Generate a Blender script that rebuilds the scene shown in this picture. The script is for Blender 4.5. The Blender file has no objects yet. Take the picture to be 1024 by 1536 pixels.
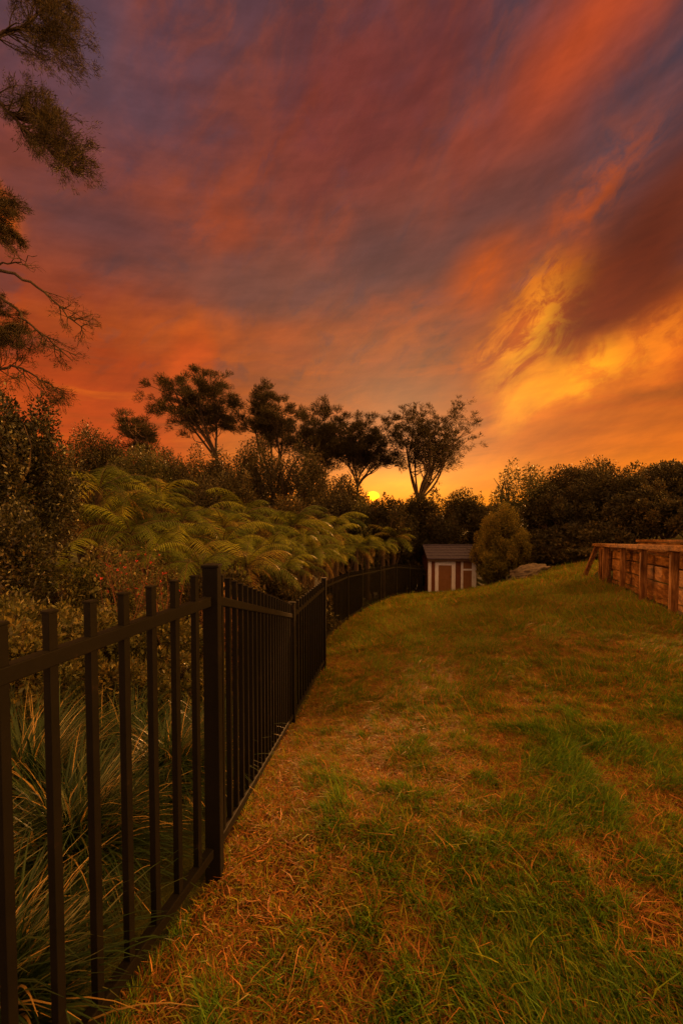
import bpy, math, random
import numpy as np
R = math.radians
rng = np.random.default_rng(11)
random.seed(5)
F = 640.0; EYE = 1.52; HZ = 770.0
def P(px, py, d):                       # where a thing seen at this photo position stands, d metres away
    return np.array([(px-512)/F*d, d, EYE+(HZ-py)/F*d])
sc = bpy.context.scene
col = sc.collection
def lin(c):
    out = []
    for v in c:
        v = v/255.0
        out.append(v/12.92 if v <= .04045 else ((v+.055)/1.055)**2.4)
    return out
# ------------------------------------------------------------------ tagging
def tag(o, label=None, cat=None, group=None, kind=None):
    if label: o['label'] = label
    if cat: o['category'] = cat
    if group: o['group'] = group
    if kind: o['kind'] = kind
    return o
def empty(name, loc):
    o = bpy.data.objects.new(name, None); o.location = tuple(float(v) for v in loc)
    o.empty_display_size = .2; col.objects.link(o); return o
def link(name, me, parent=None, loc=None):
    o = bpy.data.objects.new(name, me); col.objects.link(o)
    if parent is not None: o.parent = parent
    if loc is not None: o.location = tuple(float(v) for v in loc)
    return o
# ------------------------------------------------------------------ materials
def nt_new(name):
    m = bpy.data.materials.new(name); m.use_nodes = True
    nt = m.node_tree; nt.nodes.clear()
    return m, nt
def N(nt, t, **kw):
    n = nt.nodes.new(t)
    for k, v in kw.items():
        if k[0] == '_': setattr(n, k[1:], v)
        else: n.inputs[k.replace('__', ' ')].default_value = v
    return n
def ramp(nt, stops, fac=None, interp='LINEAR'):
    n = nt.nodes.new('ShaderNodeValToRGB'); cr = n.color_ramp; cr.interpolation = interp
    while len(cr.elements) < len(stops): cr.elements.new(.5)
    for e, (p, c) in zip(cr.elements, stops):
        e.position = p; e.color = (*c[:3], 1)
    if fac is not None: nt.links.new(fac, n.inputs[0])
    return n
def foliage_mat(name, stops, rough=.5, transl=.35, spec=.35):
    m, nt = nt_new(name)
    a = N(nt, 'ShaderNodeAttribute', _attribute_name='tint')
    r = ramp(nt, stops, a.outputs['Fac'])
    p = N(nt, 'ShaderNodeBsdfPrincipled', Roughness=rough)
    p.inputs['Specular IOR Level'].default_value = spec
    t = N(nt, 'ShaderNodeBsdfTranslucent')
    mx = N(nt, 'ShaderNodeMixShader', Fac=transl)
    o = N(nt, 'ShaderNodeOutputMaterial')
    L = nt.links.new
    L(r.outputs[0], p.inputs['Base Color']); L(r.outputs[0], t.inputs['Color'])
    L(p.outputs[0], mx.inputs[1]); L(t.outputs[0], mx.inputs[2]); L(mx.outputs[0], o.inputs[0])
    return m
def noise_mat(name, stops, scale=5, detail=8, rough=.8, stretch=(1,1,1), bump=.3, spec=.3, bscale=None, metallic=0, coat=0):
    m, nt = nt_new(name); L = nt.links.new
    tc = N(nt, 'ShaderNodeTexCoord'); mp = N(nt, 'ShaderNodeMapping'); mp.inputs['Scale'].default_value = stretch
    L(tc.outputs['Object'], mp.inputs[0])
    n = N(nt, 'ShaderNodeTexNoise', Scale=scale, Detail=detail, Roughness=.65); L(mp.outputs[0], n.inputs['Vector'])
    r = ramp(nt, stops, n.outputs[0])
    p = N(nt, 'ShaderNodeBsdfPrincipled', Roughness=rough, Metallic=metallic)
    p.inputs['Specular IOR Level'].default_value = spec
    n2 = N(nt, 'ShaderNodeTexNoise', Scale=bscale or scale*3, Detail=6); L(mp.outputs[0], n2.inputs['Vector'])
    b = N(nt, 'ShaderNodeBump', Strength=bump, Distance=.02); L(n2.outputs[0], b.inputs['Height'])
    o = N(nt, 'ShaderNodeOutputMaterial')
    L(r.outputs[0], p.inputs['Base Color']); L(b.outputs[0], p.inputs['Normal']); L(p.outputs[0], o.inputs[0])
    return m
M = {}
M['fence'] = noise_mat('black powder coated metal', [(.3,(.002,.0015,.0014)),(.62,(.004,.003,.0025)),(.78,(.026,.014,.009))], scale=9, rough=.7, bump=.06, spec=.14, bscale=60)
M['lawn'] = foliage_mat('lawn blades', [(0,(.04,.105,.006)),(.3,(.095,.20,.010)),(.55,(.27,.27,.012)),(.72,(.16,.052,.011)),(.88,(.28,.10,.024)),(1,(.55,.25,.065))], rough=.55, transl=.35, spec=.25)
M['tuss'] = foliage_mat('tussock blades', [(0,(.010,.026,.006)),(.6,(.03,.058,.011)),(.85,(.09,.085,.02)),(1,(.36,.22,.06))], rough=.4, transl=.25, spec=.4)
M['fern'] = foliage_mat('fern fronds', [(0,(.035,.055,.006)),(.5,(.12,.15,.012)),(.85,(.27,.27,.022)),(.96,(.24,.18,.03)),(1,(.13,.06,.02))], rough=.5, transl=.3, spec=.3)
M['olive'] = foliage_mat('dull olive leaves', [(0,(.03,.035,.01)),(.5,(.07,.07,.018)),(1,(.16,.11,.03))], rough=.45, transl=.25)
M['dark'] = foliage_mat('dark evergreen leaves', [(0,(.02,.018,.007)),(.6,(.045,.036,.011)),(1,(.13,.08,.022))], rough=.5, transl=.3)
M['glossy'] = foliage_mat('glossy dark leaves', [(0,(.02,.022,.008)),(.7,(.04,.036,.012)),(1,(.11,.07,.02))], rough=.4, transl=.2, spec=.5)
M['gold'] = foliage_mat('golden green leaves', [(0,(.06,.055,.010)),(.5,(.19,.15,.02)),(1,(.38,.23,.035))], rough=.55, transl=.35)
M['rust'] = foliage_mat('rusty leaves', [(0,(.08,.03,.01)),(.5,(.18,.08,.03)),(1,(.32,.16,.07))], rough=.5, transl=.3)
M['kan'] = foliage_mat('fine dark foliage', [(0,(.018,.015,.007)),(.6,(.035,.028,.010)),(1,(.085,.055,.015))], rough=.6, transl=.4)
M['redfl'] = foliage_mat('red blossom', [(0,(.45,.03,.03)),(1,(.75,.08,.05))], rough=.5, transl=.3)
M['bark'] = noise_mat('bark', [(.3,(.03,.018,.012)),(.6,(.07,.045,.03)),(.8,(.12,.08,.055))], scale=4, stretch=(3,3,.6), rough=.9, bump=.7)
M['palebark'] = noise_mat('pale bark', [(.3,(.12,.07,.045)),(.7,(.3,.18,.12))], scale=4, stretch=(3,3,.6), rough=.85, bump=.5)
M['rock'] = noise_mat('weathered rock', [(.3,(.03,.025,.02)),(.5,(.10,.075,.06)),(.7,(.19,.145,.12)),(.85,(.12,.12,.05))], scale=2.2, detail=10, rough=.9, bump=1)
M['paint'] = noise_mat('weathered white paint', [(.25,(.4,.32,.30)),(.42,(.72,.68,.74)),(.6,(.8,.78,.85))], scale=6, stretch=(4,4,.8), rough=.65, bump=.3, detail=12)
M['ply'] = noise_mat('red brown painted board', [(.3,(.20,.085,.03)),(.7,(.27,.12,.045))], scale=5, rough=.6, bump=.1)
M['cladding'] = noise_mat('red brown cladding', [(.3,(.13,.04,.02)),(.7,(.21,.07,.03))], scale=6, stretch=(4,4,.7), rough=.7, bump=.2)
M['fascia'] = noise_mat('dark fascia', [(.3,(.035,.018,.012)),(.7,(.07,.035,.02))], scale=6, rough=.7, bump=.2)
M['dirt'] = noise_mat('bed soil', [(.3,(.05,.03,.018)),(.7,(.13,.075,.04))], scale=6, rough=1, bump=1)

def plank_mat(name='weathered timber', st=(1.2,1.2,9)):
    m, nt = nt_new(name); L = nt.links.new
    tc = N(nt, 'ShaderNodeTexCoord')
    mp = N(nt, 'ShaderNodeMapping'); mp.inputs['Scale'].default_value = st
    L(tc.outputs['Object'], mp.inputs[0])
    n = N(nt, 'ShaderNodeTexNoise', Scale=3, Detail=12, Roughness=.7, Distortion=.15); L(mp.outputs[0], n.inputs['Vector'])
    n1 = N(nt, 'ShaderNodeTexNoise', Scale=1.7, Detail=5); L(tc.outputs['Object'], n1.inputs['Vector'])
    r = ramp(nt, [(.30,(.04,.019,.010)),(.48,(.17,.083,.034)),(.7,(.40,.22,.09))], n.outputs[0])
    r1 = ramp(nt, [(.3,(.45,.4,.35)),(.65,(1.1,1.05,1))], n1.outputs[0])
    mx = N(nt, 'ShaderNodeMix', _data_type='RGBA', _blend_type='MULTIPLY', Factor=1.0)
    L(r.outputs[0], mx.inputs[6]); L(r1.outputs[0], mx.inputs[7])
    p = N(nt, 'ShaderNodeBsdfPrincipled', Roughness=.9); p.inputs['Specular IOR Level'].default_value=.08
    b = N(nt, 'ShaderNodeBump', Strength=.8, Distance=.02); L(n.outputs[0], b.inputs['Height'])
    o = N(nt, 'ShaderNodeOutputMaterial')
    L(mx.outputs[2], p.inputs['Base Color']); L(b.outputs[0], p.inputs['Normal']); L(p.outputs[0], o.inputs[0])
    return m
M['plank'] = plank_mat('weathered timber',(.8,.8,4))
M['postwood'] = plank_mat('upright weathered timber',(9,9,1.0))
M['railwood'] = plank_mat('long weathered timber',(8,1.0,9))
def roof_mat():
    m, nt = nt_new('roof shingles'); L = nt.links.new
    tc = N(nt, 'ShaderNodeTexCoord')
    n = N(nt, 'ShaderNodeTexNoise', Scale=14, Detail=8, Roughness=.7); L(tc.outputs['Object'], n.inputs['Vector'])
    r = ramp(nt, [(.3,(.022,.015,.035)),(.55,(.055,.04,.08)),(.75,(.13,.095,.16))], n.outputs[0])
    p = N(nt, 'ShaderNodeBsdfPrincipled', Roughness=.65)
    b = N(nt, 'ShaderNodeBump', Strength=.6, Distance=.02); L(n.outputs[0], b.inputs['Height'])
    o = N(nt, 'ShaderNodeOutputMaterial')
    L(r.outputs[0], p.inputs['Base Color']); L(b.outputs[0], p.inputs['Normal']); L(p.outputs[0], o.inputs[0])
    return m
M['roof'] = roof_mat()
def ground_mat():
    m, nt = nt_new('lawn soil and thatch'); L = nt.links.new
    tc = N(nt, 'ShaderNodeTexCoord')
    a = N(nt, 'ShaderNodeAttribute', _attribute_name='tint')
    n = N(nt, 'ShaderNodeTexNoise', Scale=45, Detail=10, Roughness=.75); L(tc.outputs['Object'], n.inputs['Vector'])
    n2 = N(nt, 'ShaderNodeTexNoise', Scale=3, Detail=6, Roughness=.6); L(tc.outputs['Object'], n2.inputs['Vector'])
    dry = ramp(nt, [(.3,(.025,.009,.004)),(.5,(.09,.034,.012)),(.72,(.28,.11,.035))], n.outputs[0])
    grn = ramp(nt, [(.3,(.015,.02,.006)),(.55,(.045,.05,.012)),(.75,(.10,.08,.025))], n.outputs[0])
    ad = N(nt, 'ShaderNodeMath', _operation='ADD'); L(a.outputs['Fac'], ad.inputs[0])
    mr = N(nt, 'ShaderNodeMapRange'); L(n2.outputs[0], mr.inputs[0]); mr.inputs[1].default_value=.3; mr.inputs[2].default_value=.7; mr.inputs[3].default_value=-.25; mr.inputs[4].default_value=.25
    L(mr.outputs[0], ad.inputs[1])
    mx = N(nt, 'ShaderNodeMix', _data_type='RGBA'); L(ad.outputs[0], mx.inputs[0]); mx.clamp_factor = True
    L(grn.outputs[0], mx.inputs[6]); L(dry.outputs[0], mx.inputs[7])
    p = N(nt, 'ShaderNodeBsdfPrincipled', Roughness=.95); p.inputs['Specular IOR Level'].default_value = .15
    b = N(nt, 'ShaderNodeBump', Strength=1, Distance=.02); L(n.outputs[0], b.inputs['Height'])
    o = N(nt, 'ShaderNodeOutputMaterial')
    L(mx.outputs[2], p.inputs['Base Color']); L(b.outputs[0], p.inputs['Normal']); L(p.outputs[0], o.inputs[0])
    return m
M['ground'] = ground_mat()
# ------------------------------------------------------------------ mesh helpers
def fast_mesh(name, V, T, mat, tint=None, n=3, smooth=False):
    V = np.asarray(V, dtype=np.float32); T = np.asarray(T, dtype=np.int32)
    me = bpy.data.meshes.new(name)
    me.vertices.add(len(V)); me.vertices.foreach_set('co', V.ravel())
    me.loops.add(T.size); me.loops.foreach_set('vertex_index', T.ravel())
    me.polygons.add(len(T)); me.polygons.foreach_set('loop_start', np.arange(0, T.size, n, dtype=np.int32))
    if smooth: me.polygons.foreach_set('use_smooth', np.ones(len(T), dtype=bool))
    me.materials.append(mat)
    if tint is not None:
        a = me.attributes.new('tint', 'FLOAT', 'POINT'); a.data.foreach_set('value', np.asarray(tint, dtype=np.float32))
    me.update(calc_edges=True)
    return me
def unit(v): return v/np.maximum(np.linalg.norm(v, axis=-1, keepdims=True), 1e-9)
def rdir(n):
    return unit(rng.normal(size=(n,3)))
def leaf_arrays(c, d, L, W, tint):
    """diamond leaves: c base points, d directions"""
    n = len(c); d = unit(d); s = unit(np.cross(d, rdir(n)))
    L = np.broadcast_to(L, (n,))[:,None]; W = np.broadcast_to(W, (n,))[:,None]
    nn = np.cross(d, s)
    V = np.stack([c, c+d*L*.45+s*W*.5+nn*W*.12, c+d*L, c+d*L*.45-s*W*.5+nn*W*.12], 1).reshape(-1,3)
    I = np.arange(n)[:,None]*4+np.array([0,1,2,3])
    return V, I, np.repeat(tint, 4)
class Tubes:
    def __init__(s, sides=5): s.V=[]; s.Q=[]; s.n=0; s.k=sides
    def add(s, pts, rad, k=None):
        k = k or s.k
        pts = np.asarray(pts, float); rad = np.asarray(rad, float); m = len(pts)
        t = unit(np.gradient(pts, axis=0))
        up = np.array([0,0,1.]) if abs(t[0,2]) < .9 else np.array([1.,0,0])
        a = unit(np.cross(t, up)); b = np.cross(t, a)
        th = np.arange(k)/k*2*math.pi
        ring = pts[:,None]+rad[:,None,None]*(a[:,None]*np.cos(th)[None,:,None]+b[:,None]*np.sin(th)[None,:,None])
        s.V.append(ring.reshape(-1,3))
        i = np.arange(m-1)[:,None]*k; j = np.arange(k)[None,:]; j2 = (j+1)%k
        s.Q.append(np.stack([i+j, i+j2, i+k+j2, i+k+j], -1).reshape(-1,4)+s.n)
        s.n += m*k
    def mesh(s, name, mat): return fast_mesh(name, np.concatenate(s.V), np.concatenate(s.Q), mat, n=4, smooth=True)
def curve(a, b, n=6, bend=.12, sag=0.0):
    a = np.asarray(a,float); b = np.asarray(b,float); L = np.linalg.norm(b-a)
    t = np.linspace(0,1,n)[:,None]
    o1 = rng.normal(size=3)*bend*L; o2 = rng.normal(size=3)*bend*L*.6
    w = np.sin(t*math.pi); w2 = np.sin(t*2*math.pi)
    p = a+(b-a)*t+o1*w+o2*w2*.6
    p[:,2] += sag*L*w[:,0]
    return p
class Box:
    """boxes and extruded polygons with small bevels collected into one mesh"""
    def __init__(s): s.V=[]; s.Fc=[]
    def hexa(s, pts):
        b = len(s.V); s.V += [tuple(map(float,p)) for p in pts]
        for f in ((0,3,2,1),(4,5,6,7),(0,1,5,4),(1,2,6,5),(2,3,7,6),(3,0,4,7)): s.Fc.append(tuple(b+i for i in f))
    def box(s, c, sx, sy, sz, rz=0):
        c = np.asarray(c,float); ca, sa = math.cos(rz), math.sin(rz)
        P8 = []
        for z in (-1,1):
            for x,y in ((-1,-1),(1,-1),(1,1),(-1,1)):
                X=x*sx/2; Y=y*sy/2
                P8.append(c+np.array([X*ca-Y*sa, X*sa+Y*ca, z*sz/2]))
        s.hexa(P8)
    def bar(s, a, b, w, h):
        """vertical-sided beam from a to b: plan width w, height h"""
        a = np.asarray(a,float); b = np.asarray(b,float); d = b-a
        u = np.array([d[0],d[1],0]); u = u/np.linalg.norm(u); v = np.array([-u[1],u[0],0])*w/2; z = np.array([0,0,h/2])
        s.hexa([a-v-z, a+v-z, b+v-z, b-v-z, a-v+z, a+v+z, b+v+z, b-v+z][:8])
    def beam(s, a, b, w, h, side=None):
        a = np.asarray(a,float); b = np.asarray(b,float); d = unit(b-a)
        v = np.asarray(side,float) if side is not None else np.cross(d, [0,0,1.]); v = unit(v); n = unit(np.cross(d, v))
        v = v*w/2; n = n*h/2
        s.hexa([a-v-n, a+v-n, a+v+n, a-v+n, b-v-n, b+v-n, b+v+n, b-v+n])
    def build(s, name, mat, parent=None, bevel=.004, origin=None, jitter=0):
        V = np.array(s.V)
        if jitter: V = V+rng.normal(size=V.shape)*jitter
        if origin is not None: V = V-np.asarray(origin)
        me = bpy.data.meshes.new(name); me.from_pydata(V.tolist(), [], s.Fc); me.materials.append(mat); me.update()
        o = link(name, me, parent)
        if bevel:
            b = o.modifiers.new('bevel','BEVEL'); b.width = bevel; b.segments = 2; b.limit_method = 'ANGLE'
        return o
# ------------------------------------------------------------------ noise
def _h(ix, iy, seed):
    v = (ix*374761393 + iy*668265263 + seed*974711) & 0x7fffffff
    v = ((v ^ (v >> 13))*1274126177) & 0x7fffffff
    return ((v ^ (v >> 16)) & 0xffff)/65535.0
def vnoise(x, y, seed=0):
    x = np.asarray(x,float); y = np.asarray(y,float)
    ix = np.floor(x).astype(np.int64); iy = np.floor(y).astype(np.int64); fx = x-ix; fy = y-iy
    fx = fx*fx*(3-2*fx); fy = fy*fy*(3-2*fy)
    return (_h(ix,iy,seed)*(1-fx)+_h(ix+1,iy,seed)*fx)*(1-fy)+(_h(ix,iy+1,seed)*(1-fx)+_h(ix+1,iy+1,seed)*fx)*fy
def fbm(x, y, seed=0, o=4):
    s = 0; a = .5; t = 0
    for i in range(o):
        s = s+a*vnoise(x*2**i, y*2**i, seed+i*7); t += a; a *= .55
    return s/t
# ------------------------------------------------------------------ terrain
FEET = [(-1.52,-3.4,.02),(-1.06,-.24,0.0),(-.53,1.74,0.0),(-.51,4.35,-.70),(-.25,6.0,-.70),(-.35,9.0,-1.20),(.15,10.9,-1.28),(.6,12.7,-1.46),(1.32,14.6,-1.60),(2.1,16.4,-1.72),(2.87,18.0,-1.96),(3.62,19.25,-2.17)]
CT = FEET+[(4.5,4.9,.0),(5.16,6.6,-.08),(6.0,8.3,-.17),(6.41,9.7,-.24),(6.93,11.2,-.32),(7.3,12.6,-.38),
 (8.86,15,-.28),(7.75,16.6,-.80),(7.96,18.2,-1.18),(6.9,20,-1.95),(5.2,20.2,-2.22),(4.3,20.5,-2.27),(5.5,22.5,-2.3),
 (0,0,0),(1.5,.5,.03),(0,2,-.02),(1,3,-.12),(2.5,3,-.02),(3.5,4,.0),(1.2,6,-.50),(3,6.5,-.32),(2.2,9.5,-.90),(4.5,9.5,-.50),(3.2,13,-1.20),(5.3,13,-.85),(4.6,16.5,-1.6),
 (6,3,.12),(3,1,.05),(0,-3,.05),(10,-3,.4),(20,0,.4),(9,8,.25),(9.5,12,.2),(12,16,.1),(16,20,.3),(25,20,.6),(14,28,-.6),
 (-2,2,-.12),(-1.6,3.2,-.35),(-3,5,-.9),(-1.8,7,-1.3),(-4,8,-1.7),(-6,4,-.7),(-8,12,-2.1),(-2.5,12,-2.0),(-3,17,-2.4),(0,20,-2.6),(-10,25,-2.2),(5,28,-2.6),(-6,-3,0),(-20,5,-.8),(-25,30,-1.2),(0,40,-2),(30,40,0),(-30,-10,0),(30,-12,.5),(0,-15,.1)]
CT = np.array(CT, float)
def tps_fit(C):
    X = C[:,:2]; n = len(C); r = np.linalg.norm(X[:,None]-X[None], axis=-1)
    K = np.where(r > 0, r*r*np.log(np.maximum(r,1e-9)), 0)+np.eye(n)*.25
    Pm = np.hstack([np.ones((n,1)), X])
    A = np.block([[K, Pm],[Pm.T, np.zeros((3,3))]])
    return np.linalg.solve(A, np.concatenate([C[:,2], np.zeros(3)]))
TW = tps_fit(CT)
def gz(x, y):
    x = np.asarray(x,float); y = np.asarray(y,float); shp = np.broadcast(x,y).shape
    xf = np.clip(np.broadcast_to(x,shp).ravel(), -30, 30); yf = np.clip(np.broadcast_to(y,shp).ravel(), -15, 40)
    out = np.zeros(len(xf))
    for s in range(0, len(xf), 100000):
        a = xf[s:s+100000]; b = yf[s:s+100000]
        r = np.sqrt((a[:,None]-CT[:,0])**2+(b[:,None]-CT[:,1])**2)
        out[s:s+100000] = (np.where(r > 1e-6, r*r*np.log(np.maximum(r,1e-9)), 0))@TW[:-3]+TW[-3]+TW[-2]*a+TW[-1]*b
    out = out.reshape(shp)
    return out+(fbm(x*1.3,y*1.3,3,3)-.5)*.07
FX = np.array([(p[1],p[0]) for p in FEET])
def fence_x(y): return np.interp(y, FX[:,0], FX[:,1])
def dryness(x, y):
    d = .33*fbm(x*1.0+3.3, y*.9+1.2, 21, 4)+.37*fbm(x*3.6+7.3, y*2.6+2.2, 57, 3)+.3*fbm(x*9+1.3, y*7+2.7, 77, 2)
    v = (d-.5)*5.4+.20+.12*np.clip((2.6-y)/1.5,0,1)
    v = v+.38*np.exp(-((x-fence_x(y)-.12)/.26)**2)+.45*np.exp(-(((x-.0)/.45)**2+((y-1.5)/.35)**2))
    v = v-.2*np.exp(-(((x-1.25)/.45)**2+((y-2.7)/.35)**2))-.22*np.exp(-(((x-1.0)/.5)**2+((y-1.45)/.35)**2))
    v = v+.3*np.exp(-(((x-.5)/1.3)**2+((y-5.2)/.5)**2))
    v = v-.42*np.clip((y-4)/5,0,1)
    return np.clip(v, 0, 1)
def build_ground():
    gx = np.concatenate([-np.geomspace(200,9,26), np.arange(-8,8.001,.09), np.geomspace(9,200,26)])
    gy = np.concatenate([-np.geomspace(60,3.5,14), np.arange(-3,22,.09), np.geomspace(22.4,300,34)])
    X, Y = np.meshgrid(gx, gy); Z = gz(X, Y)+(fbm(X*7,Y*7,5,3)-.5)*.03*((Y<9)&(np.abs(X)<9))
    V = np.stack([X,Y,Z],-1).reshape(-1,3)
    nx, ny = len(gx), len(gy)
    i = np.arange(ny-1)[:,None]*nx+np.arange(nx-1)[None]
    Q = np.stack([i,i+1,i+nx+1,i+nx],-1).reshape(-1,4)
    t = dryness(X,Y); t = np.where((X < fence_x(Y)-.02)|(Y > 19.9)|(X > 1.0*np.abs(Y)+3), -.4, t)
    o = link('ground', fast_mesh('ground', V, Q, M['ground'], t.ravel(), n=4, smooth=True))
    tag(o, 'sloping garden lawn ground with patches of bare dry thatch', kind='structure')
build_ground()
# ------------------------------------------------------------------ grass
def blades(pos, h, w, lean, az, tint):
    n = len(pos); d = np.stack([np.cos(az), np.sin(az), np.zeros(n)],1); s = np.stack([-np.sin(az), np.cos(az), np.zeros(n)],1)
    yaw = rng.uniform(0,math.pi*2,n); s = np.stack([np.cos(yaw),np.sin(yaw),np.zeros(n)],1)
    h = h[:,None]; w = w[:,None]; l = lean[:,None]; up = np.array([0,0,1.])
    p1 = pos+up*h*.55+d*h*l*.35; p2 = pos+up*h*(1-.35*np.minimum(l,1.6)**2*.6)+d*h*l
    V = np.stack([pos-s*w/2, pos+s*w/2, p1+s*w*.4, p1-s*w*.4, p2+s*w*.06, p2-s*w*.06],1).reshape(-1,3)
    b = np.arange(n)[:,None]*6
    Q = np.stack([b+np.array([0,1,2,3]), b+np.array([3,2,4,5])],1).reshape(-1,4)
    return V, Q, np.repeat(tint,6)
WALL = np.array([(4.5,4.9),(5.16,6.6),(5.78,8.15),(6.4,9.7),(6.93,11.2),(7.28,12.4)])
def lawn_pts(n, y0, y1, bias=1.0):
    y = y0+(y1-y0)*rng.random(n)**bias
    xl = fence_x(y)+.0; xr = np.minimum(1.1*np.maximum(y,1.2)+1.1, np.interp(y, np.append(WALL[:,1],[15,18,20.5]), np.append(WALL[:,0],[9.5,9,7.6])))
    keep = rng.random(n) < (xr-xl)/14.0
    y, xl, xr = y[keep], xl[keep], xr[keep]
    x = xl+(xr-xl)*rng.random(len(y))
    return x, y
def build_lawn():
    Vs=[];Qs=[];Ts=[];nb=0
    for (n, y0, y1, hh, ww, dr) in ((1500000,.9,3.2,.046,.0042,0),(1500000,3.2,6.5,.048,.005,0),(900000,6.5,11,.065,.008,0),(650000,11,20.6,.085,.013,0)):
        x, y = lawn_pts(n, y0, y1)
        D = dryness(x, y); m = len(x)
        fine = fbm(x*9, y*9, 31, 3)
        keep = rng.random(m) < np.clip(1.15-D*.62+(fine-.5)*1.6, .2, 1)
        x, y, D, fine = x[keep], y[keep], D[keep], fine[keep]; m = len(x)
        isdry = rng.random(m) < (.15+.66*D)
        h = hh*(1.25-.75*D)*(.5+1.0*rng.random(m))*(.6+.9*fine)
        tall = np.exp(-(((x-1.3)/.4)**2+((y-2.75)/.3)**2))
        h *= (1+.45*tall*(~isdry))*.8*(1-.4*np.clip((y-15)/4,0,1))
        h *= 1+1.1*(rng.random(m) < .035)
        h = np.where(isdry, h*.8+.012, h)
        lean = np.where(isdry, rng.uniform(.6,2.2,m), rng.uniform(.15,1.1,m))
        flow = fbm(x*.8,y*.8,44,2)*9
        az = np.where(isdry, rng.uniform(0,6.28,m), flow+rng.normal(size=m)*.8)
        tint = np.where(isdry, np.clip(.55+.5*rng.random(m)**1.6,0,1), np.clip(rng.normal(.22,.17,m)+.15*D+.16*np.clip((y-4)/4,0,1),0,.65))
        tint = np.where((~isdry)&(y > 3.5)&(rng.random(m) < .20), rng.uniform(.85,1,m), tint)
        z = gz(x,y)-.004
        V,Q,T = blades(np.stack([x,y,z],1), h, ww*rng.uniform(.6,1.3,m), lean, az, tint)
        Vs.append(V);Qs.append(Q+nb);Ts.append(T);nb+=len(V)
    o = link('grass', fast_mesh('grass', np.concatenate(Vs), np.concatenate(Qs), M['lawn'], np.concatenate(Ts), n=4))
    tag(o, 'green and straw coloured lawn grass covering the slope', 'grass', kind='stuff')
    # loose dead stalks lying on the lawn
    n = 13000
    x = rng.uniform(-.9,5,n); y = .9+7*rng.random(n)**1.4
    k = (x > fence_x(y)+.02)&(x < .86*y+.3)&(rng.random(n) < .12+dryness(x,y)); x=x[k]; y=y[k]; n=len(x)
    a = rng.uniform(0,6.28,n); L = rng.uniform(.03,.13,n); c = rng.normal(size=n)*.5
    w = rng.uniform(.0012,.0026,n)[:,None]
    pts=[]
    for j,t in enumerate((-.5,0,.5)):
        aa = a+c*t; xx = x+np.cos(aa)*L*t; yy = y+np.sin(aa)*L*t
        pts.append(np.stack([xx,yy,gz(xx,yy)+.006+.018*rng.random(n)],1))
    s = np.stack([-np.sin(a),np.cos(a),np.full(n,.3)],1)*w
    V = np.stack([pts[0]-s,pts[0]+s,pts[1]+s,pts[1]-s,pts[2]+s*.4,pts[2]-s*.4],1).reshape(-1,3)
    b = np.arange(n)[:,None]*6; Q = np.stack([b+np.array([0,1,2,3]),b+np.array([3,2,4,5])],1).reshape(-1,4)
    o = link('dead_grass_stalks', fast_mesh('dead_grass_stalks', V, Q, M['lawn'], np.repeat(rng.uniform(.7,1,n),6), n=4))
    tag(o, 'dead straw stalks scattered loosely over the near lawn', 'dead grass', kind='stuff')
build_lawn()
def fallen_leaves():
    n=900; k=rng.random(n)<.6
    t=rng.random(n); wy=5+7.5*t; wx=np.interp(wy,WALL[:,1],WALL[:,0])-np.abs(rng.normal(size=n))*.7-.12
    y=np.where(k,wy,1.6+9*rng.random(n)); x=np.where(k,wx,fence_x(y)+.15+(.8*y)*rng.random(n))
    keep=x>fence_x(y)+.05; x=x[keep]; y=y[keep]; n=len(x)
    c=np.stack([x,y,gz(x,y)+.025],1); d=rdir(n); d[:,2]*=.25
    V,Q,T=leaf_arrays(c,d,rng.uniform(.02,.045,n),rng.uniform(.012,.022,n),rng.uniform(.3,1,n))
    tag(link('fallen_leaves',fast_mesh('fallen_leaves',V,Q,M['rust'],T,n=4)),'small rusty fallen leaves scattered on the lawn by the timber wall','leaves',kind='stuff')
fallen_leaves()
# ------------------------------------------------------------------ fence
def build_fence():
    root = empty('metal_fence', FEET[2])
    tag(root, 'black metal picket fence stepping down the slope and curving to the shed', 'fence')
    org = np.array(FEET[2]); H = 1.30; n_single = 0; rest = Box()
    for i, p in enumerate(FEET):
        p = np.array(p); q = np.array(FEET[min(i+1,len(FEET)-1)]); o_ = np.array(FEET[max(i-1,0)])
        dr = q-o_; rz = math.atan2(dr[1],dr[0])
        if i == 2: rz = R(92)
        b = Box(); b.box(p+[0,0,H/2-.05], .062,.062,H+.1, rz)
        po = b.build('post', M['fence'], root, .003, org)
        c = Box(); c.box(p+[0,0,H+.006], .070,.070,.012, rz)
        cp = c.build('post_cap', M['fence'], po, .003, org)
    for i in range(len(FEET)-1):
        a = np.array(FEET[i],float); b = np.array(FEET[i+1],float)
        L = np.linalg.norm((b-a)[:2]); u = (b-a)/L
        e = u*.034
        t = Box(); t.bar(a+e+[0,0,1.165], b-e+[0,0,1.165], .034,.040); t.build('top_rail', M['fence'], root, .003, org)
        t = Box(); t.bar(a+e+[0,0,.125], b-e+[0,0,.125], .034,.040); t.build('bottom_rail', M['fence'], root, .003, org)
        k = int(round(L/.119)); sp = L/k; rz = math.atan2(u[1],u[0])
        for j in range(1,k):
            c = a+u*sp*j
            if i == 0: rest_box = rest
            single = 1 <= i <= 6 and n_single < 100
            bx = Box() if single else rest
            w = .0235
            bx.box(c+[0,0,.10+(1.275-.10)/2], w, w, 1.175, rz+rng.normal()*.01)
            bx.box(c+[0,0,1.279], w+.005, w+.005, .008, rz)
            if single: bx.build('picket', M['fence'], root, .002, org); n_single += 1
    o = rest.build('picket', M['fence'], root, 0, org); o['kind'] = 'stuff'
build_fence()
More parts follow.
